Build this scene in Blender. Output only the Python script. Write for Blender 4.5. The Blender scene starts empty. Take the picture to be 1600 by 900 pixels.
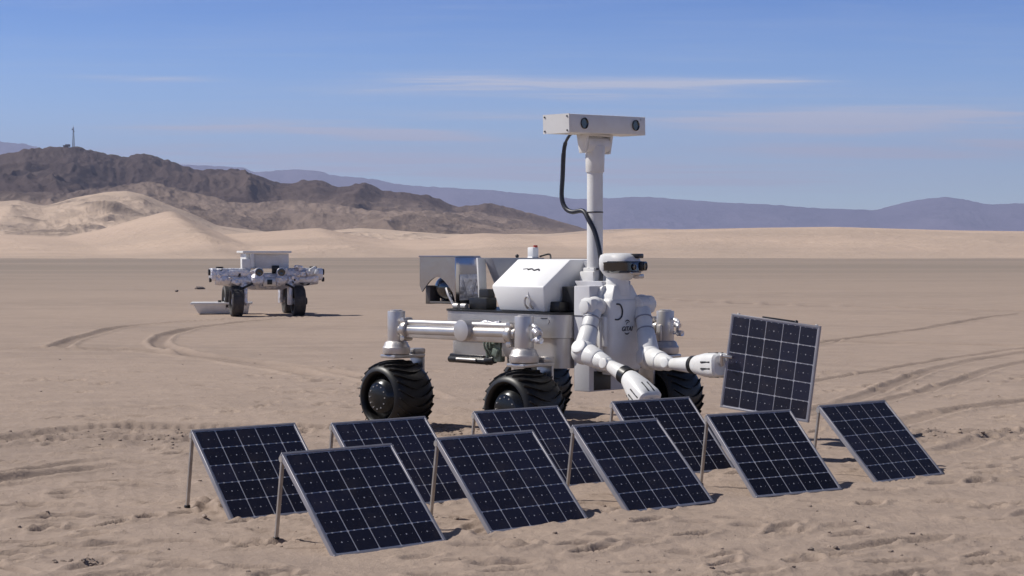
import bpy, bmesh, math, random
import numpy as np
from mathutils import Vector, Matrix, Euler
random.seed(7)
PI = math.pi
S = bpy.context.scene
COL = S.collection

# ------------------------------------------------------------------ camera, sky, sun, exposure
F_PX, HZ, CAM_H = 2643.0, 390.0, 1.5
cam_d = bpy.data.cameras.new('camera'); cam = bpy.data.objects.new('camera', cam_d); COL.objects.link(cam)
cam_d.sensor_width = 36.0; cam_d.lens = F_PX / 1600 * 36.0
cam_d.clip_start = 0.1; cam_d.clip_end = 60000
cam.location = (0, 0, CAM_H)
cam.rotation_euler = (PI / 2 - math.atan((450 - HZ) / F_PX), 0, 0)
S.camera = cam
SUN = Vector((-0.655, 0.115, 0.747)).normalized()
sun_d = bpy.data.lights.new('sun', 'SUN'); sun = bpy.data.objects.new('sun', sun_d); COL.objects.link(sun)
sun_d.energy = 4.3; sun_d.angle = math.radians(0.55); sun_d.color = (1.0, 0.955, 0.885)
sun.rotation_euler = SUN.to_track_quat('Z', 'Y').to_euler()
W = bpy.data.worlds.new('World'); S.world = W; W.use_nodes = True
wn, wl = W.node_tree.nodes, W.node_tree.links
for n in list(wn): wn.remove(n)
w_out = wn.new('ShaderNodeOutputWorld'); w_bg = wn.new('ShaderNodeBackground')
sky = wn.new('ShaderNodeTexSky'); sky.sky_type = 'NISHITA'; sky.sun_disc = False
sky.sun_elevation = math.asin(SUN.z); sky.sun_rotation = math.atan2(SUN.x, SUN.y)
sky.altitude = 1200; sky.air_density = 1.0; sky.dust_density = 0.15; sky.ozone_density = 3.0
w_bg.inputs['Strength'].default_value = 0.085
wl.new(w_bg.outputs[0], w_out.inputs[0])
def wnode(t, **k):
    n = wn.new(t)
    for a, b in k.items(): setattr(n, a, b)
    return n
def wmath(op, a, b=None, c=None, clamp=False):
    n = wn.new('ShaderNodeMath'); n.operation = op; n.use_clamp = clamp
    for i, v in enumerate((a, b, c)):
        if v is None: continue
        if isinstance(v, (int, float)): n.inputs[i].default_value = v
        else: wl.new(v, n.inputs[i])
    return n.outputs[0]
tc = wnode('ShaderNodeTexCoord'); sep = wnode('ShaderNodeSeparateXYZ'); wl.new(tc.outputs['Generated'], sep.inputs[0])
# deepen the clear desert sky away from the horizon
el = wmath('DIVIDE', sep.outputs[2], 0.17, clamp=True)
tint = wnode('ShaderNodeMix', data_type='RGBA'); tint.inputs[6].default_value = (1.55, 1.80, 2.02, 1); tint.inputs[7].default_value = (0.02, 0.47, 1.12, 1)
wl.new(el, tint.inputs[0])
mul = wnode('ShaderNodeMix', data_type='RGBA', blend_type='MULTIPLY'); mul.inputs[0].default_value = 1
hi = wnode('ShaderNodeMix', data_type='RGBA'); wl.new(wmath('DIVIDE', wmath('SUBTRACT', sep.outputs[2], 0.16), 0.25, clamp=True), hi.inputs[0])
wl.new(tint.outputs[2], hi.inputs[6]); hi.inputs[7].default_value = (0.30, 0.34, 0.42, 1)
wl.new(sky.outputs[0], mul.inputs[6]); wl.new(hi.outputs[2], mul.inputs[7])
# thin cirrus: noise on a high flat layer (direction divided by height)
zz = wmath('MAXIMUM', wmath('ADD', sep.outputs[2], 0.035), 0.02)
cx = wmath('DIVIDE', sep.outputs[0], zz); cy = wmath('DIVIDE', sep.outputs[1], zz)
comb = wnode('ShaderNodeCombineXYZ'); wl.new(cx, comb.inputs[0]); wl.new(cy, comb.inputs[1])
def cloud_noise(sx, sy, sc, det, off, lo, hi, rot=0.0):
    mp = wnode('ShaderNodeMapping'); mp.inputs['Scale'].default_value = (sx, sy, 1); mp.inputs['Location'].default_value = (off, off * .7, off)
    mp.inputs['Rotation'].default_value = (0, 0, rot)
    wl.new(comb.outputs[0], mp.inputs[0])
    nz = wnode('ShaderNodeTexNoise'); nz.inputs['Scale'].default_value = sc; nz.inputs['Detail'].default_value = det; nz.inputs['Roughness'].default_value = .62
    nz.inputs['Distortion'].default_value = .6
    wl.new(mp.outputs[0], nz.inputs['Vector'])
    mr = wnode('ShaderNodeMapRange', interpolation_type='SMOOTHSTEP'); mr.inputs[1].default_value = lo; mr.inputs[2].default_value = hi
    wl.new(nz.outputs[0], mr.inputs[0]); return mr.outputs[0]
c1 = cloud_noise(0.55, 2.2, 1.5, 8, 3.1, .38, .70, .10)
c2 = cloud_noise(0.35, 2.4, 4.6, 6, 9.7, .40, .72, .06)
wisp = wmath('MULTIPLY', c1, wmath('MULTIPLY_ADD', c2, .6, .4))
uu = wmath('DIVIDE', sep.outputs[0], wmath('MAXIMUM', sep.outputs[1], .05)); front = wmath('GREATER_THAN', sep.outputs[1], 0.05)
def streak(u0, z0, wu, wz, slope, amt):     # a cirrus streak lying at a bearing and height in the sky
    du = wmath('SUBTRACT', uu, u0); z = wmath('SUBTRACT', sep.outputs[2], wmath('MULTIPLY_ADD', du, slope, z0))
    e = wmath('ADD', wmath('POWER', wmath('ABSOLUTE', wmath('DIVIDE', du, wu)), 2.0), wmath('POWER', wmath('ABSOLUTE', wmath('DIVIDE', z, wz)), 2.0))
    return wmath('MULTIPLY', wmath('MULTIPLY', wmath('EXPONENT', wmath('MULTIPLY', e, -1.0)), amt), front)
tot = wmath('MULTIPLY', wisp, .19)
for a in ((.06, .0985, .075, .0026, -.006, .95), (-.03, .1, .045, .003, 0, .5), (.03, .093, .12, .0045, 0, .40), (-.215, .098, .035, .0016, 0, .5), (.15, .098, .03, .0015, -.01, .5), (-.08, .0685, .055, .0032, -.045, 1.0), (-.18, .071, .06, .003, .02, .5), (.21, .0735, .10, .0065, -.01, .9),
          (.215, .056, .07, .0035, -.03, .8), (.06, .045, .12, .007, -.02, .7), (.29, .060, .03, .0025, -.07, .9), (-.13, .052, .12, .008, 0, .5), (.0, .078, .05, .002, .0, .5)):
    tot = wmath('ADD', tot, wmath('MULTIPLY', streak(*a), wmath('MULTIPLY_ADD', wisp, 4.2, .60)))
fade = wnode('ShaderNodeMapRange', interpolation_type='SMOOTHSTEP'); fade.inputs[1].default_value = 0.30; fade.inputs[2].default_value = 0.11
wl.new(sep.outputs[2], fade.inputs[0])
cc = wmath('MULTIPLY', tot, fade.outputs[0])
veil = wmath('MULTIPLY', wmath('SUBTRACT', 1.0, wmath('DIVIDE', sep.outputs[2], 0.10, clamp=True)), .16)
cc = wmath('ADD', cc, veil, clamp=True)
cm = wnode('ShaderNodeMix', data_type='RGBA'); wl.new(cc, cm.inputs[0]); wl.new(mul.outputs[2], cm.inputs[6])
cm.inputs[7].default_value = (6.9, 7.5, 8.9, 1)
wl.new(cm.outputs[2], w_bg.inputs['Color'])
S.view_settings.view_transform = 'Standard'; S.view_settings.look = 'None'; S.view_settings.gamma = 1; S.view_settings.use_curve_mapping = False
S.view_settings.exposure = 0.30
S.render.engine = 'CYCLES'

# ------------------------------------------------------------------ helpers
def tag(o, label=None, cat=None, group=None, kind=None):
    if label: o['label'] = label
    if cat: o['category'] = cat
    if group: o['group'] = group
    if kind: o['kind'] = kind
    return o
def empty(name, loc=(0, 0, 0), rz=0):
    o = bpy.data.objects.new(name, None); COL.objects.link(o); o.location = loc; o.rotation_euler = (0, 0, rz); o.empty_display_size = .2
    return o
def frame_z(d):
    d = Vector(d).normalized(); return d.to_track_quat('Z', 'Y').to_matrix().to_4x4()
WHOLE = {'cell', 'hub', 'equipment_hut', 'gravel', 'tyre', 'emblem', 'lattice', 'wiring_loom', 'bolt_ring', 'slot', 'cell_sheet', 'rock', 'joint_seal'}
class MB:
    def __init__(s): s.bm = bmesh.new(); s.mi = 0
    def _merge(s, b):
        me = bpy.data.meshes.new('t'); b.to_mesh(me); b.free()
        n = len(s.bm.faces); s.bm.from_mesh(me); bpy.data.meshes.remove(me)
        s.bm.faces.ensure_lookup_table()
        for f in s.bm.faces[n:]: f.material_index = s.mi
        return s
    def box(s, c, d, rot=None, bev=0.0, seg=2, taper=None):
        b = bmesh.new(); bmesh.ops.create_cube(b, size=1)
        for v in b.verts:
            if taper and v.co.z > 0: v.co.x *= taper[0]; v.co.y *= taper[1]
            v.co = Vector((v.co.x * d[0], v.co.y * d[1], v.co.z * d[2]))
        if bev > 0: bmesh.ops.bevel(b, geom=b.edges[:], offset=bev, segments=seg, affect='EDGES', profile=.5)
        M = Matrix.Translation(c)
        if rot is not None: M = M @ (rot.to_4x4() if isinstance(rot, Matrix) else Euler(rot).to_matrix().to_4x4())
        bmesh.ops.transform(b, matrix=M, verts=b.verts); return s._merge(b)
    def cyl(s, p0, p1, r0, r1=None, seg=28, bev=0.0):
        r1 = r0 if r1 is None else r1
        p0, p1 = Vector(p0), Vector(p1); L = (p1 - p0).length
        b = bmesh.new(); bmesh.ops.create_cone(b, cap_ends=True, segments=seg, radius1=r0, radius2=r1, depth=L)
        if bev > 0:
            ed = [e for e in b.edges if len(e.link_faces) == 2 and any(len(f.verts) > 4 for f in e.link_faces)]
            bmesh.ops.bevel(b, geom=ed, offset=bev, segments=2, affect='EDGES', profile=.5)
        bmesh.ops.transform(b, matrix=Matrix.Translation((p0 + p1) / 2) @ frame_z(p1 - p0), verts=b.verts); return s._merge(b)
    def sphere(s, c, r, sc=(1, 1, 1), rot=None, u=20, v=12):
        b = bmesh.new(); bmesh.ops.create_uvsphere(b, u_segments=u, v_segments=v, radius=r)
        M = Matrix.Translation(c) @ (rot.to_4x4() if rot is not None else Matrix()) @ Matrix.Diagonal((*sc, 1))
        bmesh.ops.transform(b, matrix=M, verts=b.verts); return s._merge(b)
    def lathe(s, p0, d, prof, seg=36, closed=False):
        # prof: (distance along axis, radius)
        M = Matrix.Translation(p0) @ frame_z(d); b = bmesh.new(); rings = []
        for (a, r) in prof:
            rings.append([b.verts.new(M @ Vector((r * math.cos(2 * PI * k / seg), r * math.sin(2 * PI * k / seg), a))) for k in range(seg)])
        n = len(prof)
        for i in range(n if closed else n - 1):
            A, B = rings[i], rings[(i + 1) % n]
            for k in range(seg): b.faces.new((A[k], A[(k + 1) % seg], B[(k + 1) % seg], B[k]))
        if not closed:
            if prof[0][1] > 1e-4: b.faces.new(rings[0][::-1])
            if prof[-1][1] > 1e-4: b.faces.new(rings[-1])
        bmesh.ops.recalc_face_normals(b, faces=b.faces); return s._merge(b)
    def tube(s, pts, r, seg=10):
        P = [Vector(p) for p in pts]; Q = []
        for i in range(len(P) - 1):      # catmull-rom
            p0, p1, p2, p3 = P[max(i - 1, 0)], P[i], P[i + 1], P[min(i + 2, len(P) - 1)]
            for k in range(6):
                t = k / 6; Q.append(.5 * ((2 * p1) + (p2 - p0) * t + (2 * p0 - 5 * p1 + 4 * p2 - p3) * t * t + (3 * p1 - p0 - 3 * p2 + p3) * t ** 3))
        Q.append(P[-1]); b = bmesh.new(); rings = []
        up = Vector((.3, .5, .8))
        for i, q in enumerate(Q):
            d = (Q[min(i + 1, len(Q) - 1)] - Q[max(i - 1, 0)]).normalized(); a = d.cross(up).normalized(); c = d.cross(a).normalized()
            rr = r[min(len(r) - 1, int(i / 6))] if isinstance(r, (list, tuple)) else r
            rings.append([b.verts.new(q + (a * math.cos(2 * PI * k / seg) + c * math.sin(2 * PI * k / seg)) * rr) for k in range(seg)])
        for A, B in zip(rings, rings[1:]):
            for k in range(seg): b.faces.new((A[k], A[(k + 1) % seg], B[(k + 1) % seg], B[k]))
        b.faces.new(rings[0][::-1]); b.faces.new(rings[-1]); bmesh.ops.recalc_face_normals(b, faces=b.faces); return s._merge(b)
    def prism(s, loop, vec, bev=0.0):
        b = bmesh.new(); vs = [b.verts.new(p) for p in loop]; f = b.faces.new(vs)
        r = bmesh.ops.extrude_face_region(b, geom=[f]); bmesh.ops.translate(b, vec=vec, verts=[v for v in r['geom'] if isinstance(v, bmesh.types.BMVert)])
        bmesh.ops.recalc_face_normals(b, faces=b.faces)
        if bev > 0: bmesh.ops.bevel(b, geom=b.edges[:], offset=bev, segments=2, affect='EDGES', profile=.5)
        return s._merge(b)
    def hull(s, pts, bev=0.0):
        b = bmesh.new(); vs = [b.verts.new(p) for p in pts]; r = bmesh.ops.convex_hull(b, input=vs)
        bmesh.ops.dissolve_limit(b, angle_limit=.02, verts=b.verts, edges=b.edges)
        bmesh.ops.recalc_face_normals(b, faces=b.faces)
        if bev > 0: bmesh.ops.bevel(b, geom=b.edges[:], offset=bev, segments=2, affect='EDGES', profile=.5)
        return s._merge(b)
    def build(s, name, mats, parent=None, angle=38):
        # pieces that do not touch become objects of their own (same name)
        if name in WHOLE: return s._build1(name, mats, parent, angle)
        bm = s.bm; bm.verts.ensure_lookup_table(); seen = {}; comps = []
        for v in bm.verts:
            if v in seen: continue
            st = [v]; seen[v] = len(comps); cur = []
            while st:
                w = st.pop(); cur.append(w)
                for e in w.link_edges:
                    o = e.other_vert(w)
                    if o not in seen: seen[o] = len(comps); st.append(o)
            comps.append(cur)
        bb = [[min(v.co[i] for v in c) - .004 for i in range(3)] + [max(v.co[i] for v in c) + .004 for i in range(3)] for c in comps]
        gid = list(range(len(comps)))
        def root(i):
            while gid[i] != i: i = gid[i]
            return i
        for i in range(len(comps)):
            for j in range(i):
                if all(bb[i][k] <= bb[j][k + 3] and bb[j][k] <= bb[i][k + 3] for k in range(3)): gid[root(i)] = root(j)
        groups = {}
        for i in range(len(comps)): groups.setdefault(root(i), []).append(i)
        if len(groups) < 2: return s._build1(name, mats, parent, angle)
        outs = []
        for g in groups.values():
            keep = set(g); b = bm.copy(); b.verts.ensure_lookup_table(); bm.verts.index_update()
            kill = [b.verts[v.index] for v in bm.verts if seen[v] not in keep]
            bmesh.ops.delete(b, geom=kill, context='VERTS'); n = MB(); n.bm.free(); n.bm = b; outs.append(n._build1(name, mats, parent, angle))
        bm.free(); return outs[0]
    def _build1(s, name, mats, parent=None, angle=38):
        mats = mats if isinstance(mats, (list, tuple)) else [mats]
        for f in s.bm.faces: f.smooth = True
        lim = math.radians(angle)
        for e in s.bm.edges:
            if len(e.link_faces) == 2: e.smooth = e.calc_face_angle(0) < lim
        me = bpy.data.meshes.new(name); s.bm.to_mesh(me); s.bm.free()
        for m in mats: me.materials.append(m)
        o = bpy.data.objects.new(name, me); COL.objects.link(o)
        if parent: o.parent = parent
        return o

# ------------------------------------------------------------------ materials
def mat(name, col, rough=.5, metal=0.0, var=.06, vscale=6, bump=0.0, bscale=40, spec=.5, coat=0.0, stretch=(1, 1, 1), dirt=None, dscale=3.0, damt=.35, bdist=.01):
    m = bpy.data.materials.new(name); m.use_nodes = True; N, L = m.node_tree.nodes, m.node_tree.links
    b = N['Principled BSDF']; b.inputs['Metallic'].default_value = metal; b.inputs['Specular IOR Level'].default_value = spec
    if coat: b.inputs['Coat Weight'].default_value = coat; b.inputs['Coat Roughness'].default_value = .12
    t = N.new('ShaderNodeTexCoord'); mp = N.new('ShaderNodeMapping'); mp.inputs['Scale'].default_value = stretch; L.new(t.outputs['Object'], mp.inputs[0])
    nz = N.new('ShaderNodeTexNoise'); nz.inputs['Scale'].default_value = vscale; nz.inputs['Detail'].default_value = 5; L.new(mp.outputs[0], nz.inputs['Vector'])
    mr = N.new('ShaderNodeMapRange'); mr.inputs[1].default_value = .3; mr.inputs[2].default_value = .7; mr.inputs[3].default_value = 1 - var; mr.inputs[4].default_value = 1 + var
    L.new(nz.outputs[0], mr.inputs[0])
    mx = N.new('ShaderNodeMix'); mx.data_type = 'RGBA'; mx.blend_type = 'MULTIPLY'; mx.inputs[0].default_value = 1; mx.inputs[6].default_value = (*col, 1)
    L.new(mr.outputs[0], mx.inputs[7]); out = mx.outputs[2]
    if dirt:
        n2 = N.new('ShaderNodeTexNoise'); n2.inputs['Scale'].default_value = dscale; n2.inputs['Detail'].default_value = 7; n2.inputs['Roughness'].default_value = .65
        L.new(t.outputs['Object'], n2.inputs['Vector'])
        r2 = N.new('ShaderNodeMapRange'); r2.inputs[1].default_value = .45; r2.inputs[2].default_value = .75; r2.inputs[3].default_value = .1 * damt; r2.inputs[4].default_value = damt
        L.new(n2.outputs[0], r2.inputs[0]); m2 = N.new('ShaderNodeMix'); m2.data_type = 'RGBA'; L.new(r2.outputs[0], m2.inputs[0]); L.new(out, m2.inputs[6]); m2.inputs[7].default_value = (*dirt, 1)
        out = m2.outputs[2]
    L.new(out, b.inputs['Base Color'])
    rr = N.new('ShaderNodeMapRange'); rr.inputs[3].default_value = max(0, rough - .08); rr.inputs[4].default_value = min(1, rough + .08); L.new(nz.outputs[0], rr.inputs[0]); L.new(rr.outputs[0], b.inputs['Roughness'])
    if bump:
        n3 = N.new('ShaderNodeTexNoise'); n3.inputs['Scale'].default_value = bscale; n3.inputs['Detail'].default_value = 4; L.new(mp.outputs[0], n3.inputs['Vector'])
        bp = N.new('ShaderNodeBump'); bp.inputs['Strength'].default_value = bump; bp.inputs['Distance'].default_value = bdist; L.new(n3.outputs[0], bp.inputs['Height']); L.new(bp.outputs[0], b.inputs['Normal'])
    return m
SANDC = (0.36, 0.28, 0.22)
M_white = mat('white_paint', (.74, .74, .73), .40, var=.04, dirt=SANDC, damt=.22, dscale=5)
M_box = mat('white_box_paint', (.82, .82, .82), .5, var=.02, dirt=SANDC, damt=.06)
M_grey = mat('grey_paint', (.30, .31, .35), .5, var=.05, dirt=SANDC, damt=.18)
M_panel = mat('shaded_white_paint', (.55, .55, .58), .45, var=.03, dirt=SANDC, damt=.2)  # white of the front column, greyed: its shade is put into the colour
M_bay = mat('dim_bay_lining', (.11, .10, .095), .45, var=.2, metal=.3)
M_silver = mat('machined_aluminium', (.60, .58, .57), .44, metal=.7, var=.07, vscale=9, bump=.04, bscale=60, dirt=SANDC, damt=.25)
M_body = mat('brushed_aluminium_body', (.56, .54, .525), .36, metal=.75, var=.08, vscale=4, bump=.05, bscale=14, dirt=SANDC, damt=.35)
M_mirror = mat('polished_sheet', (.46, .44, .44), .17, metal=1.0, var=.06, vscale=3, bump=.14, bscale=4, dirt=(.22, .18, .16), damt=.3)
M_foil = mat('crinkled_foil', (.70, .69, .72), .40, metal=.6, var=.2, vscale=5, bump=1.0, bscale=9, bdist=.06)
M_black = mat('black_plastic', (.012, .012, .014), .4, var=.2, vscale=12)
M_rubber = mat('black_tyre', (.004, .004, .004), .45, var=.3, vscale=9, dirt=(.16, .125, .10), damt=.06, dscale=9)
M_hub = mat('black_gloss_hub', (.030, .031, .033), .24, metal=.7, var=.2, vscale=6, spec=.6)
M_rubber2 = mat('worn_rubber', (.035, .033, .035), .65, var=.25, vscale=12, dirt=(.25, .2, .16), damt=.25, dscale=9)
M_glass = mat('dark_lens', (.006, .006, .008), .08, spec=.8, coat=.5)
M_cable = mat('cable_sleeve', (.015, .018, .03), .45, var=.3, vscale=50)
M_frame = mat('panel_frame_aluminium', (.33, .33, .37), .55, metal=.55, var=.08, vscale=12, dirt=SANDC, damt=.3)
M_leg = mat('dusty_leg_aluminium', (.47, .44, .41), .45, metal=.55, var=.12, vscale=18, dirt=SANDC, damt=.5)
M_back = mat('panel_back_sheet', (.5, .5, .52), .5, var=.04)
M_red = mat('red_plastic', (.35, .03, .02), .4)
M_ink = mat('dark_print', (.03, .03, .04), .5)
M_rock = mat('dark_rock', (.16, .13, .12), .9, var=.4, vscale=14, bump=.6, bscale=30)
M_circuit = mat('green_grey_equipment', (.18, .22, .19), .5, var=.4, vscale=30, metal=.3)

def cell_mat():
    m = bpy.data.materials.new('solar_cell'); m.use_nodes = True; N, L = m.node_tree.nodes, m.node_tree.links; b = N['Principled BSDF']
    g = N.new('ShaderNodeNewGeometry'); r = N.new('ShaderNodeValToRGB'); r.color_ramp.elements[0].color = (.0062, .0066, .0150, 1); r.color_ramp.elements[1].color = (.0115, .0125, .0290, 1)
    e = r.color_ramp.elements.new(.5); e.color = (.0080, .0087, .0200, 1)
    L.new(g.outputs['Random Per Island'], r.inputs[0])
    t = N.new('ShaderNodeTexCoord'); nz = N.new('ShaderNodeTexNoise'); nz.inputs['Scale'].default_value = 5; nz.inputs['Detail'].default_value = 8; nz.inputs['Roughness'].default_value = .7
    L.new(t.outputs['Object'], nz.inputs['Vector']); mr = N.new('ShaderNodeMapRange'); mr.inputs[1].default_value = .5; mr.inputs[2].default_value = .8; mr.inputs[3].default_value = 0.01; mr.inputs[4].default_value = .07
    L.new(nz.outputs[0], mr.inputs[0]); mx = N.new('ShaderNodeMix'); mx.data_type = 'RGBA'; L.new(mr.outputs[0], mx.inputs[0]); L.new(r.outputs[0], mx.inputs[6]); mx.inputs[7].default_value = (*SANDC, 1)
    oi = N.new('ShaderNodeObjectInfo'); rr = N.new('ShaderNodeMapRange'); rr.inputs[3].default_value = .7; rr.inputs[4].default_value = 1.5; L.new(oi.outputs['Random'], rr.inputs[0])
    mm = N.new('ShaderNodeMix'); mm.data_type = 'RGBA'; mm.blend_type = 'MULTIPLY'; mm.inputs[0].default_value = 1; L.new(mx.outputs[2], mm.inputs[6]); L.new(rr.outputs[0], mm.inputs[7])
    L.new(mm.outputs[2], b.inputs['Base Color']); b.inputs['Roughness'].default_value = .26; b.inputs['Specular IOR Level'].default_value = .4
    return m
M_cell = cell_mat()
M_line = mat('cell_gap_lines', (.46, .46, .50), .5, var=.12, vscale=30)

# ------------------------------------------------------------------ numpy noise and terrain
def _hash(ix, iy, seed):
    h = (ix.astype(np.int64) * 374761393 + iy.astype(np.int64) * 668265263 + seed * 982451653) & 0xffffffff
    h = ((h ^ (h >> 13)) * 1274126177) & 0xffffffff
    return ((h ^ (h >> 16)) & 0xffffff) / float(0xffffff)
def vnoise(x, y, seed=0):
    ix, iy = np.floor(x), np.floor(y); fx, fy = x - ix, y - iy; u = fx * fx * fx * (fx * (fx * 6 - 15) + 10); v = fy * fy * fy * (fy * (fy * 6 - 15) + 10)
    a, b, c, d = _hash(ix, iy, seed), _hash(ix + 1, iy, seed), _hash(ix, iy + 1, seed), _hash(ix + 1, iy + 1, seed)
    return (a * (1 - u) + b * u) * (1 - v) + (c * (1 - u) + d * u) * v
def fbm(x, y, octv=4, seed=0, gain=.5):
    s, a, t = 0, 1, 0
    for i in range(octv):
        s = s + a * (vnoise(x, y, seed + i * 17) * 2 - 1); t += a; a *= gain; x, y = x * 2.03 + 13.7, y * 2.03 - 7.1
    return s / t
def ridged(x, y, octv=5, seed=0, gain=.55):
    s, a, t = 0, 1, 0
    for i in range(octv):
        n = 1 - np.abs(vnoise(x, y, seed + i * 31) * 2 - 1) * 1.6; s = s + a * np.clip(n, -1, 1); t += a; a *= gain; x, y = x * 2.1 + 5.3, y * 2.1 + 9.2
    return s / t
def sstep(a, b, x):
    t = np.clip((x - a) / (b - a), 0, 1); return t * t * (3 - 2 * t)
def grid_mesh(name, X, Y, Z, m, wrap=False, attrs=None):
    nr, nc = X.shape; me = bpy.data.meshes.new(name)
    co = np.stack([X, Y, Z], -1).reshape(-1, 3).astype(np.float32)
    i = np.arange(nr - 1)[:, None]; j = np.arange(nc if wrap else nc - 1)[None, :]; j2 = (j + 1) % nc
    q = np.stack([i * nc + j, i * nc + j2, (i + 1) * nc + j2, (i + 1) * nc + j], -1).reshape(-1, 4)[:, ::-1]
    me.vertices.add(len(co)); me.vertices.foreach_set('co', co.ravel())
    me.loops.add(q.size); me.loops.foreach_set('vertex_index', q.ravel().astype(np.int32))
    me.polygons.add(len(q)); me.polygons.foreach_set('loop_start', np.arange(0, q.size, 4, dtype=np.int32)); me.polygons.foreach_set('loop_total', np.full(len(q), 4, np.int32))
    me.update(calc_edges=True); me.validate()
    me.polygons.foreach_set('use_smooth', np.ones(len(me.polygons), bool))
    for k, v in (attrs or {}).items():
        at = me.attributes.new(k, 'FLOAT', 'POINT'); at.data.foreach_set('value', v.ravel().astype(np.float32))
    me.materials.append(m); o = bpy.data.objects.new(name, me); COL.objects.link(o); return o

def nodes_of(m): return m.node_tree.nodes, m.node_tree.links
def ground_mat():
    m = bpy.data.materials.new('desert_sand_flat'); m.use_nodes = True; N, L = nodes_of(m); b = N['Principled BSDF']; b.inputs['Roughness'].default_value = .95; b.inputs['Specular IOR Level'].default_value = .15
    g = N.new('ShaderNodeNewGeometry')
    def noise(scale, det=5, st=(1, 1, 1), rough=.6):
        mp = N.new('ShaderNodeMapping'); mp.inputs['Scale'].default_value = st; L.new(g.outputs['Position'], mp.inputs[0])
        n = N.new('ShaderNodeTexNoise'); n.inputs['Scale'].default_value = scale; n.inputs['Detail'].default_value = det; n.inputs['Roughness'].default_value = rough; L.new(mp.outputs[0], n.inputs['Vector']); return n.outputs[0]
    def rng(v, a, b_, c, d):
        r = N.new('ShaderNodeMapRange'); r.interpolation_type = 'SMOOTHSTEP'
        for i, q in enumerate((a, b_, c, d)): r.inputs[1 + i].default_value = q
        L.new(v, r.inputs[0]); return r.outputs[0]
    def mix(f, a, c):
        x = N.new('ShaderNodeMix'); x.data_type = 'RGBA'; L.new(f, x.inputs[0])
        for i, v in ((6, a), (7, c)):
            if isinstance(v, tuple): x.inputs[i].default_value = (*v, 1)
            else: L.new(v, x.inputs[i])
        return x.outputs[2]
    c = mix(rng(noise(.09, 6, (.5, 1.6, 1)), .35, .68, 0, 1), (.362, .280, .226), (.305, .238, .195))
    c = mix(rng(noise(1.3, 7, (.7, 1.5, 1), .68), .42, .62, 0, .7), c, (.385, .298, .240))
    c = mix(rng(noise(6, 8, (.7, 1.3, 1), .75), .50, .70, 0, .5), c, (.245, .190, .157))
    a = N.new('ShaderNodeAttribute'); a.attribute_name = 'disturbed'
    c = mix(rng(a.outputs['Fac'], 0, 1, 0, .6), c, (.195, .152, .128))
    # far flat: greyer, streaked across the playa
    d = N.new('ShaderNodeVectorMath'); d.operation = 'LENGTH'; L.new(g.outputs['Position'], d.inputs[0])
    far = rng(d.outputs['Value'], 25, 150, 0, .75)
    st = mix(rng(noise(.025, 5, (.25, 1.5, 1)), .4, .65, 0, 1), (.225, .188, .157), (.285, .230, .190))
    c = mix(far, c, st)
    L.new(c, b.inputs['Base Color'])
    n1 = N.new('ShaderNodeTexNoise'); n1.inputs['Scale'].default_value = 22; n1.inputs['Detail'].default_value = 9; n1.inputs['Roughness'].default_value = .72; L.new(g.outputs['Position'], n1.inputs['Vector'])
    bp = N.new('ShaderNodeBump'); bp.inputs['Strength'].default_value = .8; bp.inputs['Distance'].default_value = .018; L.new(n1.outputs[0], bp.inputs['Height'])
    L.new(bp.outputs[0], b.inputs['Normal']); return m
def slope_mat(name, sand, sand2, rock, rock2, lo, hi, nscale, bscale, bdist, nmix=.5):
    m = bpy.data.materials.new(name); m.use_nodes = True; N, L = nodes_of(m); b = N['Principled BSDF']; b.inputs['Roughness'].default_value = .95; b.inputs['Specular IOR Level'].default_value = .1
    g = N.new('ShaderNodeNewGeometry')
    def noise(scale, det=8, rough=.62):
        n = N.new('ShaderNodeTexNoise'); n.inputs['Scale'].default_value = scale; n.inputs['Detail'].default_value = det; n.inputs['Roughness'].default_value = rough; L.new(g.outputs['Position'], n.inputs['Vector']); return n.outputs[0]
    def mix(f, a, c):
        x = N.new('ShaderNodeMix'); x.data_type = 'RGBA'; L.new(f, x.inputs[0])
        for i, v in ((6, a), (7, c)):
            if isinstance(v, tuple): x.inputs[i].default_value = (*v, 1)
            else: L.new(v, x.inputs[i])
        return x.outputs[2]
    def rng(v, a, b_, c=0, d=1):
        r = N.new('ShaderNodeMapRange'); r.interpolation_type = 'SMOOTHSTEP'
        for i, q in enumerate((a, b_, c, d)): r.inputs[1 + i].default_value = q
        L.new(v, r.inputs[0]); return r.outputs[0]
    at = N.new('ShaderNodeAttribute'); at.attribute_name = 'rocky'
    ad = N.new('ShaderNodeMath'); ad.operation = 'MULTIPLY_ADD'; L.new(noise(nscale * 2.2), ad.inputs[0]); ad.inputs[1].default_value = nmix; L.new(at.outputs['Fac'], ad.inputs[2])
    cs = mix(rng(noise(nscale), .35, .65), sand, sand2); cr = mix(rng(noise(nscale * 1.3), .35, .68), rock, rock2)
    L.new(mix(rng(ad.outputs[0], lo, hi), cs, cr), b.inputs['Base Color'])
    bp = N.new('ShaderNodeBump'); bp.inputs['Strength'].default_value = .8; bp.inputs['Distance'].default_value = bdist; L.new(noise(bscale, 9, .68), bp.inputs['Height']); L.new(bp.outputs[0], b.inputs['Normal'])
    return m

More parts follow.
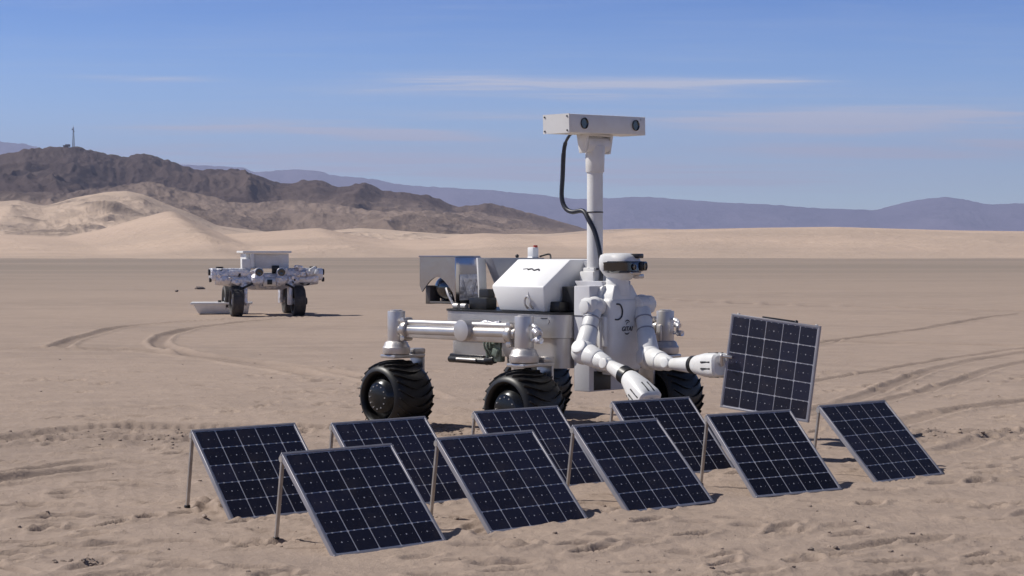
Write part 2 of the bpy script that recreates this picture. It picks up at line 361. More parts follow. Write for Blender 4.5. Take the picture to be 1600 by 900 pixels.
# ---- ground sheet
TRACKS = [  # (points, half width, depth, lug spacing)
 ([(-4.12, 38.85), (-5.33, 37.04), (-6.7, 35.38), (-7.5, 33.02), (-7.45, 29.79), (-7.19, 27.32), (-6.78, 25.56), (-5.7, 25.07), (-4.15, 23.3), (-2.25, 19.8)], .15, .035, .0),
 ([(-4.04, 38.11), (-5.18, 36.03), (-6.03, 32.48), (-5.98, 29.35), (-5.48, 26.41), (-4.6, 24.3), (-2.37, 20.84), (-1.43, 18.85), (-.6, 16.6)], .15, .035, .0),
 ([(-14, 25.2), (-8.71, 25.56), (-6.78, 25.56), (-5.2, 25.4)], .16, .03, 0),
 ([(-6.5, 11.6), (-4.26, 12.76), (-4.0, 13.19), (-3.62, 14.03), (-2.97, 14.23), (-2.2, 14.2), (-.9, 14.2)], .19, .03, .09),
 ([(-4.4, 12.95), (-3.6, 13.25), (-2.9, 13.3), (-2.2, 13.4), (-1.5, 13.9)], .19, .028, .09),
 ([(-4.2, 10.2), (-3.45, 10.75), (-3.13, 11.14), (-2.83, 11.46), (-2.4, 11.9)], .12, .035, 0),
 ([(-4.6, 9.1), (-3.6, 10.9), (-3.1, 11.7), (-2.6, 12.2)], .10, .03, 0),
 ([(2.65, 23.3), (4.5, 26.41), (6.92, 30.48), (12.25, 40.44)], .12, .03, 0),
 ([(2.2, 14.6), (2.94, 15.83), (4.29, 18.85), (5.83, 22.0), (9.0, 26.41), (16, 33)], .11, .020, 0),
 ([(2.6, 15.0), (3.5, 16.4), (4.95, 19.0), (6.6, 22.0), (9.8, 26.0), (17, 32)], .09, .018, 0),
 ([(2.7, 13.2), (3.16, 14.39), (4.2, 15.83), (5.24, 16.84), (7, 18.4)], .13, .022, .09),
 ([(3.22, 18.85), (4.87, 21.41), (8.4, 26.41), (14, 33)], .08, .018, 0),
 ([(3.0, 12.2), (3.9, 13.6), (5.2, 15.0), (7, 16.6)], .12, .022, .0),
 ([(.9, 60), (6, 48), (14, 40), (22, 36)], .3, .04, 0), ([(-1.5, 30), (3, 28.5), (8, 26), (14, 23)], .2, .03, 0),
 ([(1.1, 7.1), (1.7, 7.6), (2.3, 7.9)], .06, .022, 0), ([(1.3, 8.1), (2.0, 8.6), (2.7, 8.9)], .06, .02, 0), ([(-2.4, 7.1), (-1.9, 7.7), (-1.5, 7.9)], .06, .02, 0),
 ([(-.95, 14.2), (-.4, 13.65), (.1, 13.1), (.6, 12.6)], .22, .02, .09), ([(.25, 15.4), (.8, 14.8), (1.3, 14.25), (1.9, 13.6)], .22, .02, .09),
]
CHURN = [(-3.1, 13.4, 1.1, .7), (-2.3, 13.6, .7, .5), (-.6, 14.0, .6, .35), (.75, 13.9, .8, .4), (3.5, 13.6, 1.0, .6), (-.3, 7.2, 1.6, .5), (1.9, 7.4, 1.4, .5), (2.9, 8.2, .8, .5), (-1.6, 12.2, .9, .5), (1.9, 11.6, .5, .4)]
def ground_h(X, Y):
    R = np.hypot(X, Y); near = 1 - sstep(30, 70, R)
    h = .016 * fbm(X * .55, Y * .55, 4, 3) + near * (.010 * fbm(X * 2.1 + Y * .6, Y * 2.6, 4, 11) )
    fine = near * (1 - sstep(18, 34, R))
    h = h + fine * .009 * ridged(X * 2.6 + Y * .8, Y * 4.6, 4, 41)
    h = h + .10 * fbm(X * .03, Y * .06, 4, 77) * sstep(25, 80, R)
    h = h + near * (1 - sstep(13, 22, R)) * (.0045 * ridged(X * 9.5 + Y * 2, Y * 12, 2, 61) + .004 * fbm(X * 14, Y * 14, 2, 62)) * (.4 + .9 * vnoise(X * .9, Y * 1.1, 63))
    ch = np.zeros_like(X)
    for (x, y, rx, ry) in CHURN: ch = np.maximum(ch, np.exp(-((X - x) / rx) ** 2 - ((Y - y) / ry) ** 2))
    ch = ch * fine
    h = h + ch * (.030 * fbm(X * 5, Y * 6, 4, 5, .6) + .010 * ridged(X * 9, Y * 9, 2, 8))
    dist = ch * .5
    for pts, hw, dep, lug in TRACKS:
        P = np.array(pts, float); mnx, mny = P.min(0) - 1; mxx, mxy = P.max(0) + 1
        sel = (X > mnx) & (X < mxx) & (Y > mny) & (Y < mxy)
        if not sel.any(): continue
        x, y = X[sel], Y[sel]; x2 = x + .10 * fbm(x * .5, y * .5, 2, 91); y2 = y + .12 * fbm(x * .5, y * .5, 2, 92)
        best = np.full(x.shape, 1e9); arc = np.zeros_like(best); acc = 0; end = np.zeros_like(best)
        # smooth polyline
        Q = []
        for i in range(len(P) - 1):
            p0, p1, p2, p3 = P[max(i - 1, 0)], P[i], P[i + 1], P[min(i + 2, len(P) - 1)]
            for k in range(4):
                t = k / 4; Q.append(.5 * (2 * p1 + (p2 - p0) * t + (2 * p0 - 5 * p1 + 4 * p2 - p3) * t * t + (3 * p1 - p0 - 3 * p2 + p3) * t ** 3))
        Q.append(P[-1]); Q = np.array(Q); tot = np.hypot(*np.diff(Q, axis=0).T).sum()
        for a, b in zip(Q, Q[1:]):
            d = b - a; L = np.hypot(*d) + 1e-9; t = np.clip(((x2 - a[0]) * d[0] + (y2 - a[1]) * d[1]) / L / L, 0, 1)
            q = np.hypot(x2 - a[0] - t * d[0], y2 - a[1] - t * d[1]); w = q < best; best = np.where(w, q, best); arc = np.where(w, acc + t * L, arc); acc += L
        u = best / hw; endf = sstep(0, .8, arc) * (1 - sstep(tot - .8, tot, arc)) * (.55 + .6 * vnoise(arc * .9, arc * 0 + hw * 50, 7))
        prof = -dep * (1 - sstep(.55, 1.0, u)) + dep * .8 * np.exp(-((u - 1.25) / .28) ** 2)
        if lug: prof = prof + .011 * np.sin(arc * 2 * PI / lug) * (1 - sstep(.8, 1, u))
        h[sel] += prof * endf; dist[sel] = np.maximum(dist[sel], endf * (np.exp(-(u / 1.1) ** 4)) * .8)
    # footprints and scuffs
    rs = np.random.RandomState(4)
    sel0 = (R < 24) & (R > 3)
    xs, ys = X[sel0], Y[sel0]; hh = np.zeros_like(xs); dd = np.zeros_like(xs)
    order = np.argsort(ys); yso = ys[order]
    n_f = 900
    for i in range(n_f):
        r = 5.5 + 16 * rs.rand() ** 1.5; a = (rs.rand() - .5) * .75; x, y = r * math.sin(a), r * math.cos(a)
        an = .35 + rs.randn() * .5; la, lb = .10 + .09 * rs.rand(), .035 + .035 * rs.rand(); dp = .010 + .018 * rs.rand()
        i0, i1 = np.searchsorted(yso, (y - .55, y + .55)); idx = order[i0:i1]; idx = idx[np.abs(xs[idx] - x) < .55]
        dx, dy = xs[idx] - x, ys[idx] - y; c, s_ = math.cos(an), math.sin(an); p = (dx * c + dy * s_) / la; q = (-dx * s_ + dy * c) / lb; k = np.sqrt(p * p + q * q) + .25 * (vnoise(xs[idx] * 9, ys[idx] * 9, i) - .5)
        hh[idx] += -dp * (1 - sstep(.6, 1.0, k)) + dp * .55 * np.exp(-((k - 1.2) / .25) ** 2); dd[idx] = np.maximum(dd[idx], .5 * (1 - sstep(.7, 1.1, k)))
    h[sel0] += hh; dist[sel0] = np.maximum(dist[sel0], dd)
    return h, dist
def geo(a, b, k): return list(np.exp(np.arange(math.log(a), math.log(b), k)))
rad = geo(.3, 5.4, .06) + geo(5.4, 16, .0028) + geo(16, 45, .0042) + geo(45, 300, .02) + geo(300, 19400, .08) + [19400]
ang = np.concatenate([np.radians(np.arange(-180, -60, 5)), np.radians(np.arange(-60, -19, .6)), np.radians(np.arange(-19, 19, .08)), np.radians(np.arange(19, 60, .6)), np.radians(np.arange(60, 180, 5))])
RR, AA = np.meshgrid(np.array(rad), ang, indexing='ij'); GX, GY = RR * np.sin(AA), RR * np.cos(AA)
GZ, GD = ground_h(GX, GY)
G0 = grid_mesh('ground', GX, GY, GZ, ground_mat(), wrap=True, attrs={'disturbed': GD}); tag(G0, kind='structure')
def gz(x, y): return float(ground_h(np.array([[x]], float), np.array([[y]], float))[0][0, 0])

# ---- relief behind the flat: each range is a real heightfield round its own crest line
def table(tb):
    t = np.array(tb, float); return t[:, 0], t[:, 1]
def crest_h(az, tb, D, sm=7.0):
    px, py = table(tb); u = 800 + F_PX * np.tan(az)
    gu = np.arange(px[0] - 60, px[-1] + 60, 2.0); gy = np.interp(gu, px, py); k = np.exp(-(np.arange(-12, 13) * 2 / sm) ** 2); k /= k.sum(); gy = np.convolve(np.pad(gy, 12, mode='edge'), k, 'valid')
    return CAM_H + (HZ - np.interp(u, gu, gy)) / F_PX * D * np.cos(az)
def relief(name, tb, D, front, back, m, az0=-27, az1=27, daz=.035, nr=150, amp=.2, nsc=1 / 90., gully=0, gamp=.2, seed=1, pf=1.4, wander=.05, base=-1.5, rockf=None, jag=0, kind='structure', sm=7.0, skew=0.0):
    az = np.radians(np.arange(az0, az1, daz)); tt = np.concatenate([-1 + np.linspace(0, 1, nr) ** .9, np.linspace(0, 1, nr // 3)[1:]])
    T, A = np.meshgrid(tt, az, indexing='ij')
    Dc = D * (1 + wander * fbm(A * 14, A * 0, 3, seed + 5))
    R = Dc + np.where(T < 0, T * front, T * back); X, Y = R * np.sin(A), R * np.cos(A)
    H = crest_h(A + (skew + .012 * fbm(A * 9, T * 1.5 + 2, 2, seed + 70)) * np.abs(T) * np.clip(np.abs(T) * 4, 0, 1), tb, Dc, sm)
    H = H + jag * H * fbm(A * 260, T * 22, 3, seed + 60) * np.exp(-(T / .22) ** 2)
    P = np.where(T < 0, np.clip(1 + T, 0, 1) ** pf, (1 - np.clip(T, 0, 1)) ** 1.2)
    crestmask = 1 - .85 * np.exp(-(T / .10) ** 2)
    n = fbm(X * nsc, Y * nsc, 5, seed); rg = ridged(X * nsc * 1.3 + n, Y * nsc * 1.3, 5, seed + 9)
    Z = H * P * (1 + amp * n * crestmask) + H * amp * .8 * (rg - .55) * crestmask * np.clip(P * 3, 0, 1) * (1 - P * .3)
    if gully:
        g = ridged(A * gully + .6 * n, T * 2.2 + n, 4, seed + 20); Z = Z + H * gamp * (g - .6) * np.clip((1 - P) * 3, 0, 1) * np.clip(P * 2.5, 0, 1)
    Z = Z + base * (1 - P) ** 3
    rocky = rockf(X, Y, Z, P, H, n, rg) if rockf else P
    o = grid_mesh(name, X, Y, Z, m, attrs={'rocky': rocky}); tag(o, kind=kind); return o
DUNE = [(-700, 372), (-200, 368), (0, 366), (100, 370), (160, 358), (220, 341), (262, 330), (275, 331), (310, 350), (350, 366), (430, 361), (500, 356), (545, 366), (600, 375), (690, 373), (725, 366), (755, 364), (800, 366), (850, 370), (900, 365), (960, 364), (1000, 358), (1060, 358), (1200, 355), (1300, 354), (1400, 357), (1500, 360), (1700, 362), (2300, 366)]
DUNE2 = [(-700, 318), (-150, 308), (0, 313), (30, 311), (70, 322), (90, 317), (115, 310), (140, 306), (165, 301), (200, 299), (225, 304), (260, 318), (300, 333), (340, 352), (420, 362), (500, 362), (560, 356), (600, 358), (700, 366), (860, 366), (920, 360), (980, 357), (1040, 357), (1100, 362), (1300, 372), (2300, 376)]
DARK = [(-900, 250), (-400, 232), (-100, 246), (0, 238), (50, 227), (95, 223), (120, 224), (150, 229), (185, 241), (200, 244), (225, 240), (245, 245), (275, 257), (300, 265), (330, 268), (370, 266), (400, 275), (435, 286), (455, 288), (475, 283), (500, 285), (530, 295), (545, 294), (572, 286), (600, 299), (640, 302), (675, 306), (710, 322), (735, 322), (760, 316), (800, 325), (850, 338), (905, 354), (960, 372), (1100, 388), (2300, 390)]
DARK2 = [(-900, 330), (-100, 300), (100, 300), (230, 283), (300, 300), (380, 318), (450, 308), (520, 318), (600, 330), (680, 328), (740, 340), (800, 350), (870, 358), (930, 372), (1000, 388), (2300, 391)]
FAR = [(-900, 240), (-300, 230), (-60, 218), (0, 221), (40, 224), (100, 240), (280, 258), (345, 260), (380, 262), (400, 270), (435, 266), (465, 264), (500, 268), (525, 275), (575, 278), (600, 283), (630, 289), (675, 292), (750, 296), (800, 300), (850, 305), (900, 311), (950, 309), (1010, 307), (1050, 310), (1120, 316), (1200, 319), (1280, 325), (1370, 328), (1400, 319), (1440, 311), (1480, 307), (1510, 312), (1540, 319), (1620, 317), (2300, 300)]
M_dune = slope_mat('dune_sand', (.53, .405, .318), (.475, .362, .288), (.45, .348, .277), (.40, .313, .254), .55, 1.1, .012, .25, .8)
M_dune2 = slope_mat('pale_dune_sand', (.53, .41, .32), (.43, .335, .27), (.20, .16, .136), (.155, .125, .11), .9, 1.25, .008, .12, 2.0, .6)
M_dark = slope_mat('dark_rocky_hills', (.27, .205, .168), (.20, .153, .128), (.068, .049, .047), (.108, .080, .071), .60, 1.05, .0035, .028, 9, .5)
M_far = slope_mat('haze_tinted_mountains', (.19, .16, .22), (.15, .125, .19), (.12, .10, .16), (.18, .155, .21), .4, .9, .0005, .004, 90, .4)  # blue of the distance haze is mixed into these surface colours
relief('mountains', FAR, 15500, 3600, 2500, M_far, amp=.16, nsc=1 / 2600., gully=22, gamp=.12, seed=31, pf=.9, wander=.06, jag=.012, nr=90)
def rk_dark(X, Y, Z, P, H, n, rg): return np.clip(Z / 90., 0, 1) * .8 - .05 + .28 * (.6 - rg) + .2 * P + .10 * n + .40 * sstep(-350, -750, X)
relief('hills', DARK, 2350, 1000, 700, M_dark, amp=.30, nsc=1 / 330., gully=18, gamp=.17, seed=57, pf=1.15, wander=.05, jag=.022, rockf=rk_dark, nr=220, az1=8, skew=.02, sm=3.5)
def rk_dark2(X, Y, Z, P, H, n, rg): return np.clip(Z / 75., 0, 1) * .70 + .28 * (.6 - rg) + .25 * n + .35 * sstep(-300, -650, X) - .20
relief('foothills', DARK2, 1750, 640, 420, M_dark, amp=.34, nsc=1 / 210., gully=20, gamp=.17, seed=83, pf=1.1, wander=.07, jag=.04, rockf=rk_dark2, nr=160, az1=8, skew=-.02)
relief('distant_sand_dunes', DUNE2, 1050, 430, 300, M_dune2, amp=.30, nsc=1 / 110., gully=14, gamp=.15, seed=7, pf=1.3, wander=.06, rockf=lambda X, Y, Z, P, H, n, rg: .55 + .9 * (rg - .5) + .5 * n * (1 - P), nr=150, skew=.02)
relief('sand_dunes', DUNE, 560, 296, 200, M_dune, amp=.16, nsc=1 / 70., seed=19, pf=1.35, wander=.02, base=-.6, rockf=lambda X, Y, Z, P, H, n, rg: .35 + .6 * n + .4 * (1 - P), nr=150, sm=9, skew=-.03)

# ---- radio tower on the summit
def tower():
    D = 2330; a = math.atan((116 - 800) / F_PX); x, y = D * math.sin(a), D * math.cos(a); z0 = 1.5 + (HZ - 226) / F_PX * D * math.cos(a) - 3
    r = empty('radio_tower', (x, y, z0)); tag(r, 'thin radio mast standing on the summit of the dark hill', 'radio tower')
    m = MB(); hgt = 26
    for sx in (-1, 1):
        for sy in (-1, 1): m.cyl((sx * 1.2, sy * 1.2, 0), (sx * .35, sy * .35, hgt), .22, .15, 6)
    for k in range(9):
        z = k * hgt / 9; w = 1.2 - .85 * k / 9; w2 = 1.2 - .85 * (k + 1) / 9; z2 = z + hgt / 9
        m.cyl((-w, -w, z), (w2, -w2, z2), .1, seg=5); m.cyl((w, -w, z), (-w2, -w2, z2), .1, seg=5); m.box((0, 0, z), (2 * w, 2 * w, .18))
    m.build('lattice', M_rock, r)
    m = MB(); m.cyl((0, 0, hgt), (0, 0, hgt + 3), .12, .06, 6); m.cyl((-1.1, -.9, hgt - 3), (-1.1, -1.3, hgt - 3), .9, .9, 14); m.cyl((1.0, -.9, hgt - 6), (1.0, -1.3, hgt - 6), .8, .8, 14); m.build('antenna', M_rock, r)
    m = MB(); m.box((-8, 1, 1.6), (6, 4, 3.2), bev=.1); m.box((-12, 1, 1.0), (4, 3, 2.0), bev=.1); h = m.build('equipment_hut', M_rock, None)
    h.location = (x, y, z0); tag(h, 'small low equipment hut beside the mast on the dark summit', 'hut')
tower()

# ------------------------------------------------------------------ solar panels
PW, TILT = .68, .745
c_, s_ = math.cos(TILT), math.sin(TILT)
def pv(u, v, n): return Vector((u, v * c_ - n * s_, v * s_ + n * c_))    # panel plane to local
PR = Matrix(((1, 0, 0), (0, c_, -s_), (0, s_, c_)))
def make_panel(legs=True):
    r = empty('solar_panel')
    m = MB(); fw, fd = .013, .030
    for (cu, cv, du, dv) in ((0, fw / 2, PW, fw), (0, PW - fw / 2, PW, fw), (-PW / 2 + fw / 2, PW / 2, fw, PW - 2 * fw), (PW / 2 - fw / 2, PW / 2, fw, PW - 2 * fw)):
        m.box(pv(cu, cv, -fd / 2), (du, dv, fd), PR, .0015, 1)
    m.build('frame', M_frame, r)
    m = MB(); iw = PW - 2 * fw; m.box(pv(0, PW / 2, -.007), (iw, iw, .004), PR)
    sh = m.build('cell_sheet', M_line, r)
    m = MB(); pitch = (iw - .008) / 5; cs = pitch - .0065; ch = .005
    for i in range(5):
        for j in range(5):
            cu, cv = -iw / 2 + .004 + pitch * (i + .5), PW / 2 - iw / 2 + .004 + pitch * (j + .5); h = cs / 2
            loop = [(-h + ch, -h), (h - ch, -h), (h, -h + ch), (h, h - ch), (h - ch, h), (-h + ch, h), (-h, h - ch), (-h, -h + ch)]
            m.mi = 0; m.prism([pv(cu + a, cv + b, -.0048) for a, b in loop], PR @ Vector((0, 0, .0012)))
            m.mi = 1
            m.box(pv(cu, cv, -.0033), (.0068, .0068, .0006), PR @ Matrix.Rotation(PI / 4, 3, 'Z'))
            for q in (-.036, .036): m.box(pv(cu + q, cv, -.0034), (.003, .002, .0005), PR)
            for q in (-.026, .026):
                if i < 5: m.box(pv(cu + q, cv + h + .002, -.0032), (.010, .007, .0005), PR)
    m.build('cell', [M_cell, M_line], sh, 20)
    # name the dark cells as one patterned sheet
    m = MB(); m.box(pv(0, PW / 2, -.0135), (iw - .002, iw - .002, .008), PR); m.build('back_sheet', M_back, r)
    m = MB(); m.box(pv(0, PW - .12, -.034), (.11, .09, .022), PR, .004); m.build('junction_box', M_black, r)
    if legs:
        for sx in (-1, 1):
            top = pv(sx * (PW / 2 - .012), PW - .02, -.030); foot = Vector((sx * (PW / 2 - .005), PW * c_ + .062, .004)); d = foot - top
            R = frame_z(d).to_3x3(); m = MB()
            m.box((top + foot) / 2, (.021, .014, d.length), R, .002, 1); m.cyl(top - Vector((.014, 0, 0)), top + Vector((.014, 0, 0)), .016, seg=14)
            lg = m.build('leg', M_leg, r)
            m = MB(); m.box(foot + Vector((0, 0, .006)), (.030, .026, .020), None, .004); m.build('rubber_foot', M_black, lg)
    return r
def children(o): return [c for c in bpy.data.objects if c.parent == o]
def copy_tree(o, parent=None):
    c = o.copy(); COL.objects.link(c)
    if parent: c.parent = parent
    for ch in children(o): copy_tree(ch, c)
    return c
PANELS = [  # x, y of the lower left corner, yaw, label
 (-.862, 8.192, .674, 'lowest tilted solar panel in the photo, nearest the viewer, second from the left'),
 (-1.539, 9.272, .645, 'leftmost tilted solar panel with its single leg planted furthest left on the sand'),
 (-.774, 9.671, .655, 'tilted solar panel right in front of the left wheel of the near rover'),
 (-.108, 8.872, .664, 'tilted solar panel in the front row, overlapping the one below the middle wheel'),
 (.046, 10.384, .626, 'half hidden tilted solar panel right in front of the middle rover wheel'),
 (.664, 9.547, .666, 'tilted solar panel in the middle of the front row, overlapping the one under the gripper'),
 (.953, 11.08, .582, 'partly hidden tilted solar panel under the lowered gripper, before the right wheel'),
 (1.474, 10.15, .540, 'tilted solar panel just below the upright held panel, its lower edge on the sand'),
 (2.342, 10.792, .673, 'rightmost tilted solar panel, alone at the right end with bare sand beyond'),
]
proto = make_panel()
GP = 'solar panels propped on the sand'
allp = []
for i, (x, y, yw, lab) in enumerate(PANELS):
    allp.append(proto if i == 0 else copy_tree(proto))
for o, (x, y, yw, lab) in zip(allp, PANELS):
    cx_, cy_ = x + PW / 2 * math.cos(yw), y + PW / 2 * math.sin(yw)
    o.location = (cx_, cy_, .008); o.rotation_euler = (0, 0, yw); tag(o, lab, 'solar panel', GP)
held = make_panel(False)
Rt, Up = Vector((.84, -.532, -.112)), Vector((.118, -.023, .993))
Rt.normalize(); Up = (Up - Rt * Up.dot(Rt)).normalized(); Nn = Rt.cross(Up)
Mp = Matrix((Rt, Up, Nn)).transposed()           # panel axes u, v, n
ctr = Vector((1.822, 11.97, .666)); Mr = Mp @ PR.transposed()
held.matrix_world = Matrix.Translation(ctr - Up * PW / 2) @ Mr.to_4x4()
tag(held, 'upright solar panel held in the far gripper of the rover robot, above the others', 'solar panel', GP)
for sx in (-1, 1):
    m = MB(); a = pv(sx * .30, PW - .004, -.036); b = pv(sx * .30, .06, -.036)
    m.box((a + b) / 2, (.021, .64, .012), PR, .002, 1); lg = m.build('leg', M_leg, held)
    m = MB(); m.box(b, (.028, .022, .018), PR, .004); m.build('rubber_foot', M_black, lg)
m = MB(); m.box(pv(.02, PW + .006, -.026), (.26, .012, .010), PR, .003); m.sphere(pv(.15, PW + .004, -.026), .014); m.build('carry_strap', M_black, held)

# ------------------------------------------------------------------ near rover
YAW = math.atan2(-.72, .69)
RV = empty('lunar_rover', (.16, 14.23, 0), YAW)
tag(RV, 'large white rover with tall camera mast and two armed humanoid torso', 'rover')
# chassis drum with rounded corners
def rounded(x0, x1, y0, y1, z0, z1, r, bev=.006):
    L = []
    for (cx, cy, a0) in ((x1 - r, y1 - r, 0), (x0 + r, y1 - r, 90), (x0 + r, y0 + r, 180), (x1 - r, y0 + r, 270)):
        for k in range(9):
            a = math.radians(a0 + k * 90 / 8); L.append(Vector((cx + r * math.cos(a), cy + r * math.sin(a), z0)))
    return L, Vector((0, 0, z1 - z0))
def rbox(m, *a, **k):
    L, v = rounded(*a, **k); return m.prism(L, v)
m = MB(); rbox(m, -.60, .86, -.50, .50, .80, .985, .17); rbox(m, .12, .84, -.48, .48, .56, .797, .15); m.box((.32, -.492, .70), (.30, .02, .14), None, .004)
m.cyl((.70, -.493, .93), (.70, -.505, .93), .018); ch = m.build('chassis', M_body, RV)
m = MB(); rbox(m, -.61, .87, -.51, .51, .985, 1.000, .18); m.build('top_plate', M_black, RV)
m = MB(); m.box((.66, -.504, .955), (.07, .003, .008)); m.build('marking', M_ink, ch)
m = MB(); rbox(m, -.52, -.02, -.46, .46, .62, .797, .08); m.build('battery_bay', M_body, RV)
m = MB()
for k in range(2): m.tube([(-.02 + .06 * k, -.50, .80), (-.01 + .035 * k, -.53, .72), (.01 + .03 * k, -.50, .64), (.03 + .02 * k, -.45, .60)], .008)
m.box((.06, -.46, .68), (.16, .06, .20), None, .01); m.box((.03, -.50, .73), (.05, .05, .08), None, .006); m.box((.10, -.495, .66), (.06, .05, .06), (0, .3, 0), .006); m.box((.09, -.50, .75), (.04, .05, .05), None, .006); m.cyl((-.01, -.49, .62), (-.01, -.49, .76), .016); m.build('wiring_loom', M_circuit, RV)
m = MB(); m.box((-.30, -.40, .60), (.42, .14, .05), None, .012); m.cyl((-.50, -.47, .578), (.02, -.47, .578), .028, bev=.006); m.cyl((-.05, -.47, .578), (.06, -.47, .60), .034, bev=.006); m.build('lower_tube', M_black, RV)
m = MB(); m.cyl((-.38, -.50, .585), (-.14, -.50, .585), .012); m.build('tube_rail', M_silver, RV)
# equipment box, white, sloping lid
prof = [(-.50, 1.205), (-.20, 1.42), (.42, 1.42), (.42, 1.004), (-.46, 1.004)]
m = MB(); lo = [(.03, 0, 0), (.0, 0, 0)]
L0 = [Vector((.045 if z > 1.1 else .105, y, z)) for y, z in prof]; L1 = [Vector((.655 if z > 1.1 else .625, y, z)) for y, z in prof]
m.hull(L0 + L1, .010); eb = m.build('equipment_box', M_box, RV)
m = MB()
fc = lambda x, t, o=.0: Vector((x, -.50 + .30 * t, 1.205 + .215 * t)) + Vector((0, -.58, .81)) * o
m.tube([fc(.29, .60, .004), fc(.33, .63, .004), fc(.37, .58, .004), fc(.41, .62, .004), fc(.43, .57, .004)], .006, 8); m.tube([fc(.23, .62, .003), fc(.28, .64, .003)], .003, 6); m.build('emblem', M_ink, eb)
m = MB(); m.tube([(.44, -.468, 1.03), (.44, -.497, 1.06), (.44, -.500, 1.10), (.47, -.504, 1.125), (.50, -.500, 1.10), (.50, -.497, 1.06), (.50, -.468, 1.03)], .009, 8); m.build('handle', M_silver, eb)
m = MB(); m.box((.47, -.490, 1.15), (.004, .003, .09)); m.build('seam', M_grey, eb)
m = MB(); m.box((.735, -.22, 1.105), (.13, .18, .20), None, .006); m.box((.665, -.335, 1.045), (.14, .14, .08), None, .006); m.build('power_module', M_black, RV)
m = MB(); m.box((.74, .14, 1.20), (.14, .40, .42), None, .01); m.build('rear_cabinet', M_grey, RV)
# mirror hood over a wheel guard
m = MB()
y0, y1, xa, xb, zt, zb = -.40, -.13, -.97, -.50, 1.435, 1.035
arch = [Vector((xa, y0, zt))] + [Vector((xb, y0, zt)), Vector((xb, y0, zb))]
for k in range(13):
    t = k / 12; a = PI * t; arch.append(Vector((xb - .04 - (xb - .04 - (xa + .03)) * t, y0, 1.075 + .19 * math.sin(a * .5 + .25 * PI * 1.0) ** 1.0 * (math.sin(PI * (.10 + .80 * t)) ** .7))))
arch.append(Vector((xa, y0, 1.19)))
m.prism(arch, Vector((0, .012, 0)))
m.box(((xa + xb) / 2, (y0 + y1) / 2, zt + .006), (xb - xa, y1 - y0 + .03, .012), None, .004)
m.box((xb + .006, (y0 + y1) / 2, (zt + zb) / 2 + .0), (.012, y1 - y0 + .024, zt - zb), None, .003)
m.box((xa + .2, y1, 1.25), (.42, .010, .36)); hood = m.build('hood', M_mirror, RV)
m = MB(); m.box((-.91, -.30, 1.11), (.06, .12, .16), None, .005); m.box((-.72, -.20, 1.13), (.38, .02, .20), None, .003); m.box((-.72, -.28, 1.045), (.36, .16, .02), None, .004); m.build('hood_liner', M_bay, hood)
m = MB(); m.sphere((-.74, -.28, 1.17), .15, (1.0, .5, .72)); m.build('dark_dome', M_glass, hood)  # dark glossy dome filling the arch opening
m = MB()
for k in range(4): m.tube([(-.64 + .02 * k, -.385, 1.17 - .02 * k), (-.58 + .015 * k, -.41, 1.11 - .02 * k), (-.53 + .02 * k, -.40, 1.04 - .012 * k), (-.46, -.38, 1.015 + .008 * k)], .011, 8)
m.cyl((-.50, -.42, 1.025), (-.44, -.42, 1.025), .022); m.cyl((-.40, -.42, 1.025), (-.34, -.42, 1.025), .024); m.build('hose', M_silver, hood)
m = MB(); m.box((xb + .016, (y0 + y1) / 2, 1.18), (.006, .21, .22), None, .002)
m.build('reflection_plate', M_foil, hood)  # bright foil plate stands for a reflection in the hood's front sheet
m = MB()
for yy in (-.34, -.19): m.tube([(xb + .03, yy, 1.24), (xb + .03, (yy * .5 - .265 * .5), 1.12)], .004, 6)
m.build('cord', M_grey, hood)
m = MB(); m.hull([(-.29, -.36, 1.43), (-.27, -.36, 1.43), (-.29, -.33, 1.02), (-.27, -.33, 1.02), (-.29, -.27, 1.43), (-.27, -.27, 1.43), (-.29, -.25, 1.02), (-.27, -.25, 1.02)], .002); m.build('strut', M_white, RV)
m = MB(); m.hull([(-.26, -.30, 1.43), (-.26, -.08, 1.02), (-.26, .32, 1.43), (-.26, .32, 1.02), (-.16, -.30, 1.43), (-.16, -.08, 1.02), (-.16, .32, 1.43), (-.16, .32, 1.02)], .005); gs = m.build('gusset', M_grey, RV)  # grey-blue shade of the face turned from the sun is painted in
m = MB(); m.box((-.24, -.33, 1.05), (.22, .12, .10), None, .01); m.box((-.20, -.32, 1.12), (.12, .08, .10), None, .01); m.build('junction_unit', M_black, RV)
m = MB(); m.box((-.22, .24, 1.475), (.07, .07, .09), None, .008); m.hull([(-.25, .2, 1.43), (-.19, .2, 1.43), (-.25, .28, 1.43), (-.19, .28, 1.43), (-.24, .22, 1.47), (-.20, .22, 1.47), (-.24, .26, 1.47), (-.2, .26, 1.47)]); an = m.build('antenna', M_box, RV)
m = MB(); m.cyl((-.20, .25, 1.52), (-.20, .25, 1.538), .018); m.build('warning_lamp', M_red, an)
m = MB(); m.sphere((-.22, .05, 1.445), .016); m.tube([(-.20, .30, 1.44), (-.12, .34, 1.46), (-.08, .30, 1.40), (-.10, .22, 1.34)], .008, 8); m.build('connector', M_black, gs)
